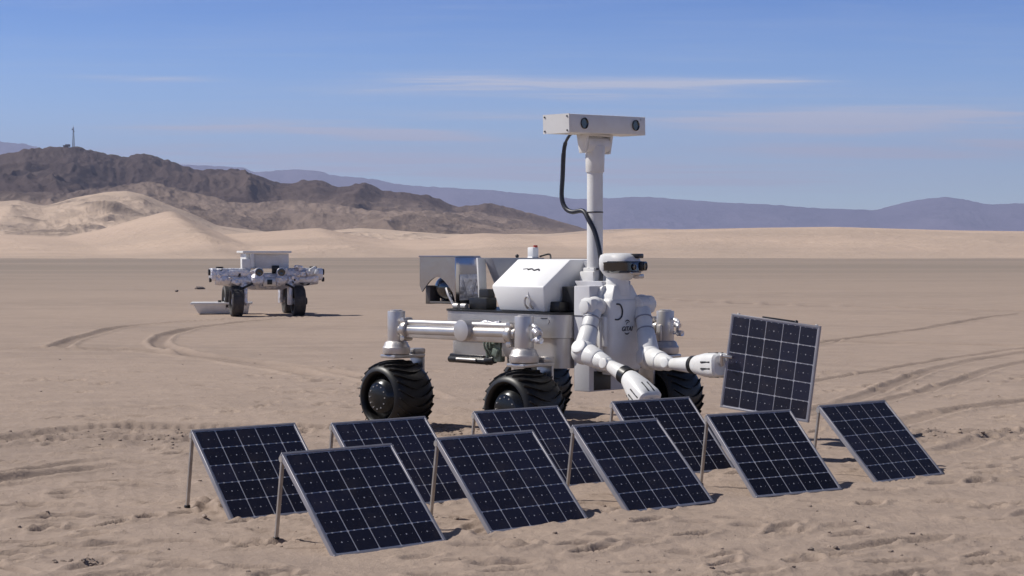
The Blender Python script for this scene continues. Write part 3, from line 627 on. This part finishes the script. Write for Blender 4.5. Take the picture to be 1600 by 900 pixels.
# wheels, steering posts, brackets
def make_wheel(x, y, out):
    r = empty('wheel', (x, y, .270)); r.parent = RV; r.scale = (1.09, 1.09, 1.09); hw = .19; R = .262
    m = MB(); m.lathe((0, -hw, 0), (0, 1, 0), [(.012, R - .075), (.0, R - .062), (.004, R - .045), (.025, R - .024), (.07, R - .006), (.12, R + .001), (hw, R + .004), (2 * hw - .12, R + .001), (2 * hw - .07, R - .006), (2 * hw - .025, R - .024), (2 * hw - .004, R - .045), (2 * hw, R - .062), (2 * hw - .012, R - .075), (2 * hw - .04, R - .080), (.04, R - .080)], 56, True)
    for k in range(24):
        a = 2 * PI * k / 24; prev = None
        for q in range(8):
            y0_, y1_ = -.168 + .042 * q, -.168 + .042 * (q + 1)
            A0, A1 = a + .30 * (y0_ / .168) ** 2, a + .30 * (y1_ / .168) ** 2
            pts = []
            for yy, aa in ((y0_, A0), (y1_, A1)):
                Rc = R + .003 - .026 * (abs(yy) / .168) ** 3.0
                for rr_ in (Rc - .006, Rc + .016):
                    for da in (-.018, .018): pts.append(Vector((rr_ * math.cos(aa + da), yy, rr_ * math.sin(aa + da))))
            m.hull(pts)
    m.build('tyre', M_rubber, r)
    o = out
    m = MB(); m.lathe((0, o * .165, 0), (0, -o, 0), [(-.025, .0), (-.025, .105), (-.021, .113), (.0, .130), (.045, .172), (.055, .180), (.057, .192), (.08, .192), (.09, 0)], 48)
    m.mi = 1
    for k in range(12):
        a = 2 * PI * k / 12; m.cyl((.090 * math.cos(a), o * .188, .090 * math.sin(a)), (.090 * math.cos(a), o * .195, .090 * math.sin(a)), .005, seg=8)
    m.build('hub', [M_hub, M_silver], r)
    return r
for (x, y, o) in ((-.77, -.83, -1), (.77, -.83, -1), (.77, .83, 1), (-.77, .83, 1)):
    make_wheel(x, y, o)
    r = empty('steering_post', (x, y, 0)); r.parent = RV; hz = .985
    m = MB(); m.cyl((0, 0, .70), (0, 0, hz), .074, .074, 40, .006); m.lathe((0, 0, .625), (0, 0, 1), [(0, .110), (.012, .116), (.055, .116), (.070, .104), (.095, .096), (.11, .076)], 40)
    m.cyl((0, 0, hz), (0, 0, hz + .010), .050); m.box((0, o * -.03, .80), (.05, .12, .14), None, .01)
    m.build('post_tube', M_silver, r)
    i = -o
    m = MB(); m.box((0, i * .07, .605), (.19, .34, .030), None, .008); m.box((0, i * .232, .50), (.17, .026, .24), None, .008); m.box((0, i * .232, .34), (.12, .026, .20), None, .008); m.build('wheel_bracket', M_grey if False else M_body, r)
    m = MB(); m.cyl((0, i * .205, .272), (0, i * .27, .272), .055, bev=.008); m.box((.03, i * .20, .64), (.10, .12, .05), None, .015); m.build('drive_motor', M_body, r)
for sy in (-1, 1):
    y = .83 * sy; r = empty('rocker_beam', (0, y, 0)); r.parent = RV
    m = MB(); m.cyl((-.70, 0, .825), (.70, 0, .845), .050, seg=32); m.box((.0, 0, .822), (1.20, .080, .105), None, .010)
    m.build('beam_tube', M_body, r)
    m = MB(); m.cyl((-.60, 0, .893), (.62, 0, .903), .024); m.build('highlight_tube', M_silver, r)  # silver tube added for the thin highlight along the beam top
    m = MB()
    for sx in (-1, 1):
        m.cyl((sx * .60, 0, .835), (sx * .66, 0, .835), .075, bev=.008); m.cyl((sx * .64, -.05, .905), (sx * .64, .05, .905), .030, bev=.005); m.cyl((sx * .64, -.05, .765), (sx * .64, .05, .765), .028, bev=.005)
    m.build('clamp', M_body, r)
    m = MB(); m.cyl((.13, -sy * .12, .852), (.13, sy * .085, .852), .088, seg=40, bev=.008); m.cyl((.13, -sy * .36, .852), (.13, -sy * .1, .852), .055); m.build('pivot', M_silver, r)
    m = MB()
    m.tube([(.86, 0, .92), (.91, 0, .90), (.93, -sy * .03, .85), (.90, 0, .81), (.86, 0, .80)], .014, 8); m.cyl((.90, -.02, .88), (.94, -.02, .86), .026); m.cyl((.90, .01, .80), (.95, .01, .80), .024); m.tube([(.25, 0, .90), (.32, 0, .925), (.42, 0, .915), (.50, 0, .93)], .014, 8)
    m.build('hose', M_foil, r)
# front column and mast
m = MB(); m.box((.955, -.165, .80), (.17, .43, .83), None, .008); m.hull([(.74, -.24, 1.25), (1.04, -.24, 1.25), (.74, .10, 1.25), (1.04, .10, 1.25), (.88, -.22, 1.04), (1.07, -.22, 1.04), (.88, .06, 1.04), (1.07, .06, 1.04)], .006); fcx = m.build('front_column', M_panel, RV)
m = MB(); m.box((.955, -.382, .70), (.172, .004, .006)); m.box((.955, -.382, .98), (.172, .004, .006)); m.build('seam', M_ink, fcx)
m = MB(); m.box((1.043, -.235, .47), (.008, .19, .15), None, .003); m.build('port_opening', M_black, fcx)
m = MB(); m.box((.795, -.075, 1.285), (.15, .17, .08), None, .008); m.box((.795, -.075, 1.335), (.12, .12, .04), None, .006); mt = None
MX, MY = .80, -.065
mast = empty('mast', (0, 0, 0)); mast.parent = RV
m.build('mast_base', M_white, mast)
m = MB(); m.cyl((MX, MY, 1.34), (MX, MY, 2.30), .064, .064, 40); m.cyl((MX, MY, 2.12), (MX, MY, 2.33), .074, .080, 40, .004); m.build('pole', M_white, mast)
m = MB(); m.cyl((MX, MY, 1.338), (MX, MY, 1.352), .070); m.cyl((MX, MY, 1.795), (MX, MY, 1.805), .067); m.build('cable_tie', M_ink, mast)
Hd = Matrix.Rotation(math.radians(4), 3, 'Z') @ Matrix.Rotation(math.radians(1.6), 3, 'X')   # head bar orientation about local up
m = MB()
for q in (-1, 1): m.hull([(MX - .06, MY + q * .155, 2.42), (MX + .06, MY + q * .155, 2.42), (MX - .06, MY + q * .128, 2.42), (MX + .06, MY + q * .128, 2.42), (MX - .035, MY + q * .15, 2.27), (MX + .035, MY + q * .15, 2.27), (MX - .035, MY + q * .128, 2.27), (MX + .035, MY + q * .128, 2.27)], .006)
m.box((MX, MY, 2.415), (.12, .30, .016), None, .004); m.cyl((MX, MY - .126, 2.34), (MX, MY + .126, 2.34), .062, seg=32, bev=.01); m.build('tilt_yoke', M_white, mast)
hb = empty('camera_head', (MX + .02, MY - .02, 2.495)); hb.parent = RV; hb.rotation_euler = Hd.to_euler()
m = MB(); m.box((0, 0, 0), (.27, .96, .146), None, .007); m.build('housing', M_white, hb)
for yy in (-.30, .35):
    m = MB(); m.lathe((.135, yy, .002), (1, 0, 0), [(0, .044), (.010, .044), (.012, .041), (.002, .036), (.002, .0)], 32); l = m.build('lens', M_glass, hb)
m = MB(); m.box((.137, .42, .05), (.002, .004, .018)); m.build('marking', M_grey, hb)
m = MB(); m.box((0, -.478, 0), (.268, .006, .150)); m.box((0, .478, 0), (.268, .006, .150)); m.build('end_plate', M_white, hb)
for sx in (-1, 1):
    for sz in (-1, 1):
        m = MB(); m.cyl((sx * .115, -.480, sz * .055), (sx * .115, -.486, sz * .055), .007, seg=10); m.build('screw', M_ink, hb)
m = MB()
pts = [(.72, -.24, 2.43), (.66, -.22, 2.41), (.56, -.16, 2.36), (.52, -.14, 2.27), (.50, -.13, 2.10), (.49, -.13, 1.93), (.53, -.13, 1.84), (.61, -.13, 1.805), (.73, -.13, 1.81), (.80, -.14, 1.74), (.86, -.13, 1.64), (.91, -.13, 1.50), (.93, -.13, 1.36), (.925, -.13, 1.25)]
m.tube(pts, [.010, .012, .017] + [.019] * 12, 12); m.build('cable', M_cable, RV)
# robot torso
TO = empty('robot_torso', (0, 0, 0)); TO.parent = RV
m = MB(); m.box((1.09, -.120, .83), (.22, .37, .58), None, .035, 3); m.hull([(1.00, -.285, 1.10), (1.19, -.285, 1.10), (1.00, .045, 1.10), (1.19, .045, 1.10), (1.03, -.225, 1.225), (1.165, -.225, 1.225), (1.03, -.02, 1.225), (1.165, -.02, 1.225)], .012)
m.box((1.09, -.12, .545), (.17, .24, .06), None, .012); m.cyl((1.09, -.12, 1.15), (1.10, -.12, 1.31), .105, .082, 28)
m.build('shell', M_white, TO)
m = MB(); m.box((1.10, -.318, .86), (.13, .05, .24), None, .012); m.box((1.12, -.335, .80), (.02, .04, .30), None, .006); m.build('side_cover', M_white, TO)
m = MB(); m.hull([(.98, -.27, 1.18), (1.08, -.27, 1.22), (.98, -.18, 1.18), (1.08, -.18, 1.22), (.96, -.30, 1.06), (1.06, -.30, 1.06), (.96, -.18, 1.06), (1.06, -.18, 1.06)], .012); m.build('collar', M_white, TO)
m = MB(); m.tube([(1.203, -.245, 1.075), (1.205, -.205, 1.07), (1.205, -.18, 1.03), (1.205, -.185, .98), (1.205, -.22, .955), (1.203, -.26, .955)], .006, 8)
m.tube([(1.203, -.015, .985), (1.205, .02, .99), (1.203, .05, 1.0)], .009, 8); m.tube([(1.19, .048, .62), (1.19, .052, .56)], .006, 8); m.build('cord', M_cable, TO)
def logo():
    cu = bpy.data.curves.new('lg', 'FONT'); cu.body = 'GITAI'; cu.size = .050; cu.extrude = .0008; cu.align_x = 'CENTER'; cu.shear = .3; cu.offset = .0009
    o = bpy.data.objects.new('lg', cu); COL.objects.link(o); bpy.context.view_layer.update()
    me = bpy.data.meshes.new_from_object(o.evaluated_get(bpy.context.evaluated_depsgraph_get())); bpy.data.objects.remove(o)
    b = bmesh.new(); b.from_mesh(me)
    def arc(cx, cy, r, a0, a1, w, sq=.6):
        prev = None
        for k in range(13):
            t = k / 12; a = math.radians(a0 + (a1 - a0) * t); ww = w * math.sin(PI * (.08 + .84 * t))
            p = [b.verts.new((cx + (r + s * ww) * math.cos(a), cy + (r + s * ww) * math.sin(a) * sq, .001)) for s in (-1, 1)]
            if prev: b.faces.new((prev[0], p[0], p[1], prev[1]))
            prev = p
    arc(0.004, .056, .030, 150, 20, .005, .9); arc(.012, .05, .018, 200, 60, .004, .9); arc(0, .006, .034, 215, 325, .006, .9)
    b.verts.index_update(); M = Matrix.Translation((1.2035, -.125, .862)) @ Matrix(((0, 0, 1, 0), (1, 0, 0, 0), (0, 1, 0, 0), (0, 0, 0, 1)))
    bmesh.ops.transform(b, matrix=M, verts=b.verts); me2 = bpy.data.meshes.new('logo'); b.to_mesh(me2); b.free(); me2.materials.append(M_ink)
    q = bpy.data.objects.new('logo', me2); COL.objects.link(q); q.parent = TO
logo()
# robot head
HE = empty('robot_head', (1.11, -.115, 1.365)); HE.parent = RV; HE.rotation_euler = (0, 0, math.radians(14)); HE.scale = (.98, .99, 1.0)
def shell(m, rings, seg=32):
    b = bmesh.new(); R = []
    for (z, cx, rx, ry, p) in rings:
        ring = []
        for k in range(seg):
            a = 2 * PI * k / seg; c, s = math.cos(a), math.sin(a); ring.append(b.verts.new((cx + rx * math.copysign(abs(c) ** p, c), ry * math.copysign(abs(s) ** p, s), z)))
        R.append(ring)
    for A, B in zip(R, R[1:]):
        for k in range(seg): b.faces.new((A[k], A[(k + 1) % seg], B[(k + 1) % seg], B[k]))
    b.faces.new(R[0][::-1]); b.faces.new(R[-1]); bmesh.ops.recalc_face_normals(b, faces=b.faces); m._merge(b)
m = MB(); shell(m, [(-.115, .0, .05, .055, .8), (-.10, .01, .085, .075, .75), (-.06, .01, .125, .115, .65), (-.02, .01, .145, .145, .6), (.02, .01, .150, .152, .6), (.06, .005, .145, .150, .6), (.09, -.005, .128, .138, .62), (.105, -.01, .10, .11, .7), (.108, -.01, .04, .05, .8)]); m.build('helmet', M_white, HE)
m = MB(); shell(m, [(-.050, .035, .10, .125, .6), (-.045, .04, .122, .142, .55), (-.03, .04, .134, .156, .5), (.034, .035, .136, .160, .5), (.044, .035, .128, .152, .55), (.047, .03, .10, .13, .6)]); m.build('visor', M_glass, HE)
m = MB(); m.box((.165, .085, .005), (.05, .105, .075), None, .014); m.box((.13, .05, .085), (.09, .09, .036), None, .008); m.build('sensor', M_black, HE)
m = MB(); m.lathe((.185, .085, .004), (1, 0, 0), [(0, .034), (.012, .034), (.013, .028), (.006, .024), (.006, 0)], 24); m.lathe((.175, -.07, .0), (1, 0, 0), [(0, .026), (.008, .026), (.009, .02), (.004, .018), (.004, 0)], 24); m.build('lens', M_glass, HE)
m = MB(); m.box((.155, -.03, -.045), (.05, .14, .022), Euler((0, .4, 0)).to_matrix(), .006); m.box((.14, .07, -.075), (.06, .09, .035), None, .01); m.build('chin_sensor', M_body, HE)
# robot arms
def limb(m, p, q, r0, r1, seg=28): m.cyl(p, q, r0, r1, seg, min(r0, r1) * .18)
def arm(name, pts, hand, side):
    A = empty('robot_arm', (0, 0, 0)); A.parent = RV; A['label'] = name
    sh, mid, el, fo, wr, g0, g1 = [Vector(p) for p in pts]
    m = MB(); m.cyl(sh - Vector((0, .07, 0)), sh + Vector((0, .07, 0)), .068, seg=32, bev=.014); m.sphere(sh, .080, u=24, v=16); m.box(sh + Vector((0, side * -.06, .0)), (.13, .09, .14), None, .03); m.cyl(sh + Vector((0, -side * .10, 0)), sh + Vector((0, -side * .125, 0)), .052, bev=.006)
    d = (el - sh); limb(m, sh + d * .10, sh + d * .55, .066, .062); limb(m, sh + d * .50, sh + d * .90, .070, .082); m.build('upper_arm', M_white, A)
    m = MB()
    for t in (.28, .50): q = sh + d * t; m.cyl(q - d.normalized() * .005, q + d.normalized() * .005, .0705, seg=28)
    m.build('joint_seal', M_grey, A)
    m = MB(); m.sphere(el, .098, u=28, v=18); kx = (el - sh).cross(fo - el).normalized(); m.cyl(el - kx * .095, el + kx * .095, .062, bev=.012); e = (fo - el); limb(m, el + e.normalized() * .05, el + e * .62, .084, .074); limb(m, el + e * .6, fo, .068, .056); m.build('elbow', M_white, A)
    m = MB(); w = (wr - fo); m.sphere(fo, .052, u=24, v=16); k = Vector((0, -1, .2)).normalized(); m.cyl(fo - k * .062, fo + k * .062, .040, bev=.008); limb(m, fo + w * .15, wr, .044, .064); m.build('forearm', M_white, A)
    g = (g1 - g0).normalized(); m = MB(); m.cyl(wr, g0, .069, .069, 28); m.build('cuff', M_black, A)
    # gripper housing: round at the cuff, flattening into a box with slots, then finger pads
    up = Vector((0, 0, 1)); sx = g.cross(up).normalized(); uz = sx.cross(g).normalized(); Rm = Matrix((sx, uz, g)).transposed(); L = (g1 - g0).length
    b = bmesh.new(); rings = []
    for (t, rx, ry, p) in ((0, .062, .062, 1), (.06, .070, .070, .95), (.45, .092, .088, .75), (.80, .100, .090, .55), (.95, .096, .084, .5), (1.0, .08, .07, .5)):
        ring = []
        for kk in range(32):
            a = 2 * PI * kk / 32; c, s = math.cos(a), math.sin(a); ring.append(b.verts.new(g0 + g * L * t + sx * rx * math.copysign(abs(c) ** p, c) + uz * ry * math.copysign(abs(s) ** p, s)))
        rings.append(ring)
    for P_, Q_ in zip(rings, rings[1:]):
        for kk in range(32): b.faces.new((P_[kk], P_[(kk + 1) % 32], Q_[(kk + 1) % 32], Q_[kk]))
    b.faces.new(rings[0][::-1]); b.faces.new(rings[-1]); bmesh.ops.recalc_face_normals(b, faces=b.faces); m = MB(); m._merge(b)
    gr = m.build('gripper', M_white, A)
    m = MB()
    for q in (-.024, .024):
        for zz in (-1, 1): m.box(g0 + g * L * .74 + sx * q + uz * zz * .0885, (.012, .006, L * .34), Rm, .002, 1)
        m.box(g0 + g * L * .72 + uz * q - sx * .0975, (.005, .012, L * .34), Rm, .002, 1)
        m.box(g0 + g * L * .72 + uz * q + sx * .0975, (.005, .012, L * .34), Rm, .002, 1)
    m.build('slot', M_black, A)
    if hand < .4:      # the far gripper pinches the edge of the raised panel between two jaws
        inv = Matrix.Rotation(-YAW, 3, 'Z'); T0 = Vector((.16, 14.23, 0)); edge = inv @ (ctr - Rt * (PW / 2) + Up * .03 - T0); rt, nn = inv @ Rt, inv @ Nn
        for q, off in ((1, .018), (-1, .052)):
            m = MB(); tip = edge + rt * .055 + nn * q * off; kn = edge - rt * .02 + nn * q * (off + .016)
            base = g1 + nn * q * .03; m.cyl(base, kn, .017, .014, 14, .003); m.sphere(kn, .0165, u=14, v=10); m.cyl(kn, tip, .013, .010, 14, .003)
            m.build('finger', M_silver, A)
    else:
        for q in (-1, 1):
            m = MB(); b0 = g1 + uz * q * .028; kn = b0 + g * .05 + uz * q * .008
            m.cyl(b0 - g * .01, kn, .018, .015, 14, .003); m.sphere(kn, .0165, u=14, v=10); m.cyl(kn, kn + g * .055 - uz * q * .022, .014, .010, 14, .003); m.build('finger', M_silver, A)
arm('near robot arm bent at the elbow and reaching down over the panels',
    [(1.09, -.375, 1.055), (1.12, -.5, .87), (1.19, -.60, .715), (1.46, -.62, .635), (1.66, -.665, .575), (1.72, -.675, .555), (1.985, -.735, .385)], .6, 1)
arm('far robot arm stretched out level to hold the upright panel',
    [(1.19, .06, 1.065), (1.3, 0, .83), (1.42, -.10, .66), (1.74, -.24, .635), (2.05, -.325, .645), (2.085, -.335, .648), (2.40, -.405, .665)], .2, -1)

# ------------------------------------------------------------------ far rover
FR = empty('desert_rover', (-5.67, 38.7, -.01), .29)
tag(FR, 'small silver four wheeled rover parked far behind on the flat to the left', 'rover')
m = MB(); m.box((.0, .1, .82), (.95, 1.35, .30), None, .05); m.hull([(-.5, -.62, .70), (.5, -.62, .70), (-.35, -.5, .60), (.35, -.5, .60), (-.5, .7, .70), (.5, .7, .70), (-.35, .6, .60), (.35, .6, .60)], .02); m.build('chassis', M_foil, FR)
for sx in (-1, 1):
    m = MB(); m.box((sx * .84, -.30, .95), (.86, .46, .28), None, .05, 3); m.cyl((sx * .40, -.42, .80), (sx * 1.16, -.42, .85), .17, .13, 24, .02); m.box((sx * .62, -.5, .98), (.5, .12, .12), None, .02)
    sp = m.build('side_pod', M_foil, FR)
    m = MB(); m.cyl((sx * 1.26, -.38, 1.00), (sx * 1.31, -.38, 1.00), .07); m.cyl((sx * 1.06, -.40, 1.08), (sx * 1.06, -.40, 1.125), .085); m.cyl((sx * 1.25, -.46, .83), (sx * 1.30, -.46, .83), .05); m.build('bumper_cap', M_black, sp)
    m = MB(); m.cyl((sx * .25 + .04, -.68, 1.00), (sx * .25 + .04, -.58, 1.00), .105, bev=.01); m.sphere((sx * .27 + .04, -.60, .84), .16, (1, .7, 1)); hl = m.build('lamp_pod', M_foil, FR)
    m = MB(); m.lathe((sx * .25 + .04, -.69, 1.00), (0, -1, 0), [(0, .085), (.01, .085), (.012, .07), (.004, .0)], 24); m.build('lens', M_glass, hl)
m = MB(); m.box((.02, .1, 1.25), (.98, .9, .34), None, .01); m.build('instrument_box', M_white, FR)
m = MB(); m.box((.0, .05, 1.455), (1.10, 1.1, .05), None, .01); m.build('top_panel', M_white, FR)
m = MB(); m.box((-.47, -.42, 1.17), (.20, .12, .26), None, .01); m.cyl((-.33, -.45, 1.10), (-.33, -.45, 1.42), .05); m.build('side_module', M_white, FR)
m = MB(); m.box((.20, -.37, 1.06), (.16, .06, .18), None, .006); m.box((.03, -.645, .78), (.11, .05, .11), None, .006); m.build('camera_port', M_black, FR)
m = MB(); m.box((.03, -.60, .78), (.30, .07, .20), None, .02); m.build('front_block', M_body, FR)
for (x, y) in ((-.70, -.50), (.70, -.50), (-.70, .85), (.70, .85)):
    w = empty('wheel', (x, y, .34)); w.parent = FR; R = .34
    m = MB(); m.lathe((-.13, 0, 0), (1, 0, 0), [(0, R - .09), (.0, R - .03), (.03, R), (.13, R + .004), (.23, R), (.26, R - .03), (.26, R - .09), (.24, R - .10), (.02, R - .10)], 40, True)
    for k in range(40):
        a = 2 * PI * k / 40; m.box(Matrix.Rotation(a, 3, 'X') @ Vector((0, R, 0)), (.22, .012, .022), Matrix.Rotation(a, 3, 'X'))
    m.build('tyre', M_rubber2, w)
    m = MB(); m.lathe((-.10, 0, 0), (1, 0, 0), [(0, 0), (0, .07), (.03, .09), (.05, .23), (.07, .25), (.13, .25), (.15, .23), (.17, .09), (.20, .07), (.20, 0)], 24); m.build('rim', M_foil, w)
    sx = -1 if x < 0 else 1
    m = MB(); m.box((x - sx * .19, y, .50), (.09, .30, .50), None, .03); m.cyl((x - sx * .2, y, .34), (x - sx * .1, y, .34), .07); m.cyl((x - sx * .16, y, .64), (x - sx * .16, y, .80), .09, bev=.01); m.build('leg_strut', M_foil, FR)
    if sx > 0: m = MB(); m.cyl((x + .13, y, .34), (x + .20, y, .34), .08, bev=.01); m.build('axle_cap', M_black, FR)
rsd = random.Random(3)
for (mt, nm, n) in ((M_foil, 'fairing', 16), (M_white, 'cover_plate', 7), (M_black, 'fitting', 9)):
    for k in range(n):
        sx = rsd.choice((-1, 1)); x = sx * rsd.uniform(.12, 1.15); z = rsd.uniform(.72, 1.12) if abs(x) < .95 else rsd.uniform(.80, 1.08)
        dx, dz = (rsd.uniform(.05, .20), rsd.uniform(.04, .14)) if mt is not M_black else (rsd.uniform(.02, .06), rsd.uniform(.02, .06))
        m = MB(); m.box((x, -.56 - rsd.uniform(-.03, .05), z), (dx, .10, dz), (rsd.uniform(-.4, .4), rsd.uniform(-.5, .5), rsd.uniform(-.5, .5)), min(dx, dz) * .2); m.build(nm, mt, FR)
for sx in (-1, 1):
    m = MB(); m.tube([(sx * .35, -.62, .75), (sx * .5, -.68, .68), (sx * .62, -.62, .60), (sx * .56, -.55, .48)], .025, 8); m.build('hose', M_black, FR)
# tray lying beside it
TR = empty('metal_tray', (-6.75, 39.2, 0), .12); tag(TR, 'long pale metal tray lying on the sand beside the left wheel of the distant rover', 'tray')
m = MB(); m.hull([(-.50, -.16, .02), (.62, -.16, .02), (-.50, .16, .02), (.62, .16, .02), (-.62, -.24, .24), (.66, -.24, .24), (-.62, .24, .24), (.66, .24, .24)], .012); m.box((.02, 0, .26), (1.40, .54, .05), None, .012); m.build('trough', M_white, TR)
m = MB()
for k in range(4): m.cyl((-.02 + .14 * k, -.12, .285), (-.02 + .14 * k, -.12, .33), .04, seg=14)
m.build('knob', M_black, TR)

# ------------------------------------------------------------------ stones and clods
def stone(x, y, r, sq, seed):
    rs = random.Random(seed); b = bmesh.new(); bmesh.ops.create_icosphere(b, subdivisions=2, radius=r)
    for v in b.verts: v.co = Vector((v.co.x * 1.3, v.co.y, v.co.z * sq)) * (1 + rs.uniform(-.22, .22))
    m = MB(); m._merge(b); o = m.build('rock', M_rock, None, 20); o.location = (x, y, gz(x, y) + r * sq * .4); o.rotation_euler = (0, 0, rs.uniform(0, 6)); return o
o = stone(-12.2, 66, .16, .5, 1); tag(o, 'flat dark rock on the flat behind the tray and left of the distant rover', 'rock')
o = stone(-4.6, 45, .06, .7, 2); o.location = (-11.9, 60, .03); tag(o, 'small dark rock far out on the flat, left of the flat dark one', 'rock')
rs = np.random.RandomState(11); m = MB(); cnt = 0
spots = [(-3.1, 13.5, .8, .45, 170), (-2.2, 13.6, .5, .3, 110), (-.55, 13.9, .35, .25, 150), (.75, 13.8, .45, .22, 150), (3.4, 13.7, .7, .35, 110), (0, 8.6, 3.2, 1.6, 130), (-3.2, 9.5, 1.0, 1.0, 30), (2.6, 8.6, 1.2, .8, 50), (0, 20, 6, 5, 200), (-2.05, 8.05, .10, .04, 26)]
PX, PY, PR_ = [], [], []
for (x, y, sx, sy, n) in spots:
    for k in range(n): PX.append(x + rs.randn() * sx * .6); PY.append(y + rs.randn() * sy * .6); PR_.append(.004 + .010 * rs.rand() ** 3)
hz_, _ = ground_h(np.array([PX]), np.array([PY]))
b = bmesh.new()
for x, y, r, z in zip(PX, PY, PR_, hz_[0]):
    g = bmesh.ops.create_icosphere(b, subdivisions=1, radius=r)
    for v in g['verts']: v.co = Vector((v.co.x * 1.3 * (1 + rs.uniform(-.25, .25)) + x, v.co.y * (1 + rs.uniform(-.25, .25)) + y, v.co.z * .8 * (1 + rs.uniform(-.25, .25)) + z + r * .3))
m._merge(b); M_clod = mat('sand_clods', (.29, .228, .185), .95, var=.3, vscale=25)
g = m.build('gravel', M_clod, None, 20); tag(g, 'small clods and pebbles of churned sand on the flat', 'gravel', kind='stuff')

# ------------------------------------------------------------------ air
hz_me = bmesh.new(); bmesh.ops.create_cube(hz_me, size=1); me = bpy.data.meshes.new('haze'); 
for v in hz_me.verts: v.co = Vector((v.co.x * 39200, v.co.y * 39200, v.co.z * 1190 + 1190 / 2 - 12))
hz_me.to_mesh(me); hz_me.free(); hz = bpy.data.objects.new('haze', me); COL.objects.link(hz); tag(hz, kind='stuff', label='thin blue desert haze over the far mountains', cat='haze')
hm = bpy.data.materials.new('haze_air'); hm.use_nodes = True; N, L = nodes_of(hm)
for n in list(N): N.remove(n)
ho = N.new('ShaderNodeOutputMaterial'); pvn = N.new('ShaderNodeVolumePrincipled'); pvn.inputs['Color'].default_value = (.64, .70, 1.0, 1); pvn.inputs['Density'].default_value = 8.6e-5; pvn.inputs['Anisotropy'].default_value = .1
L.new(pvn.outputs[0], ho.inputs['Volume']); me.materials.append(hm)
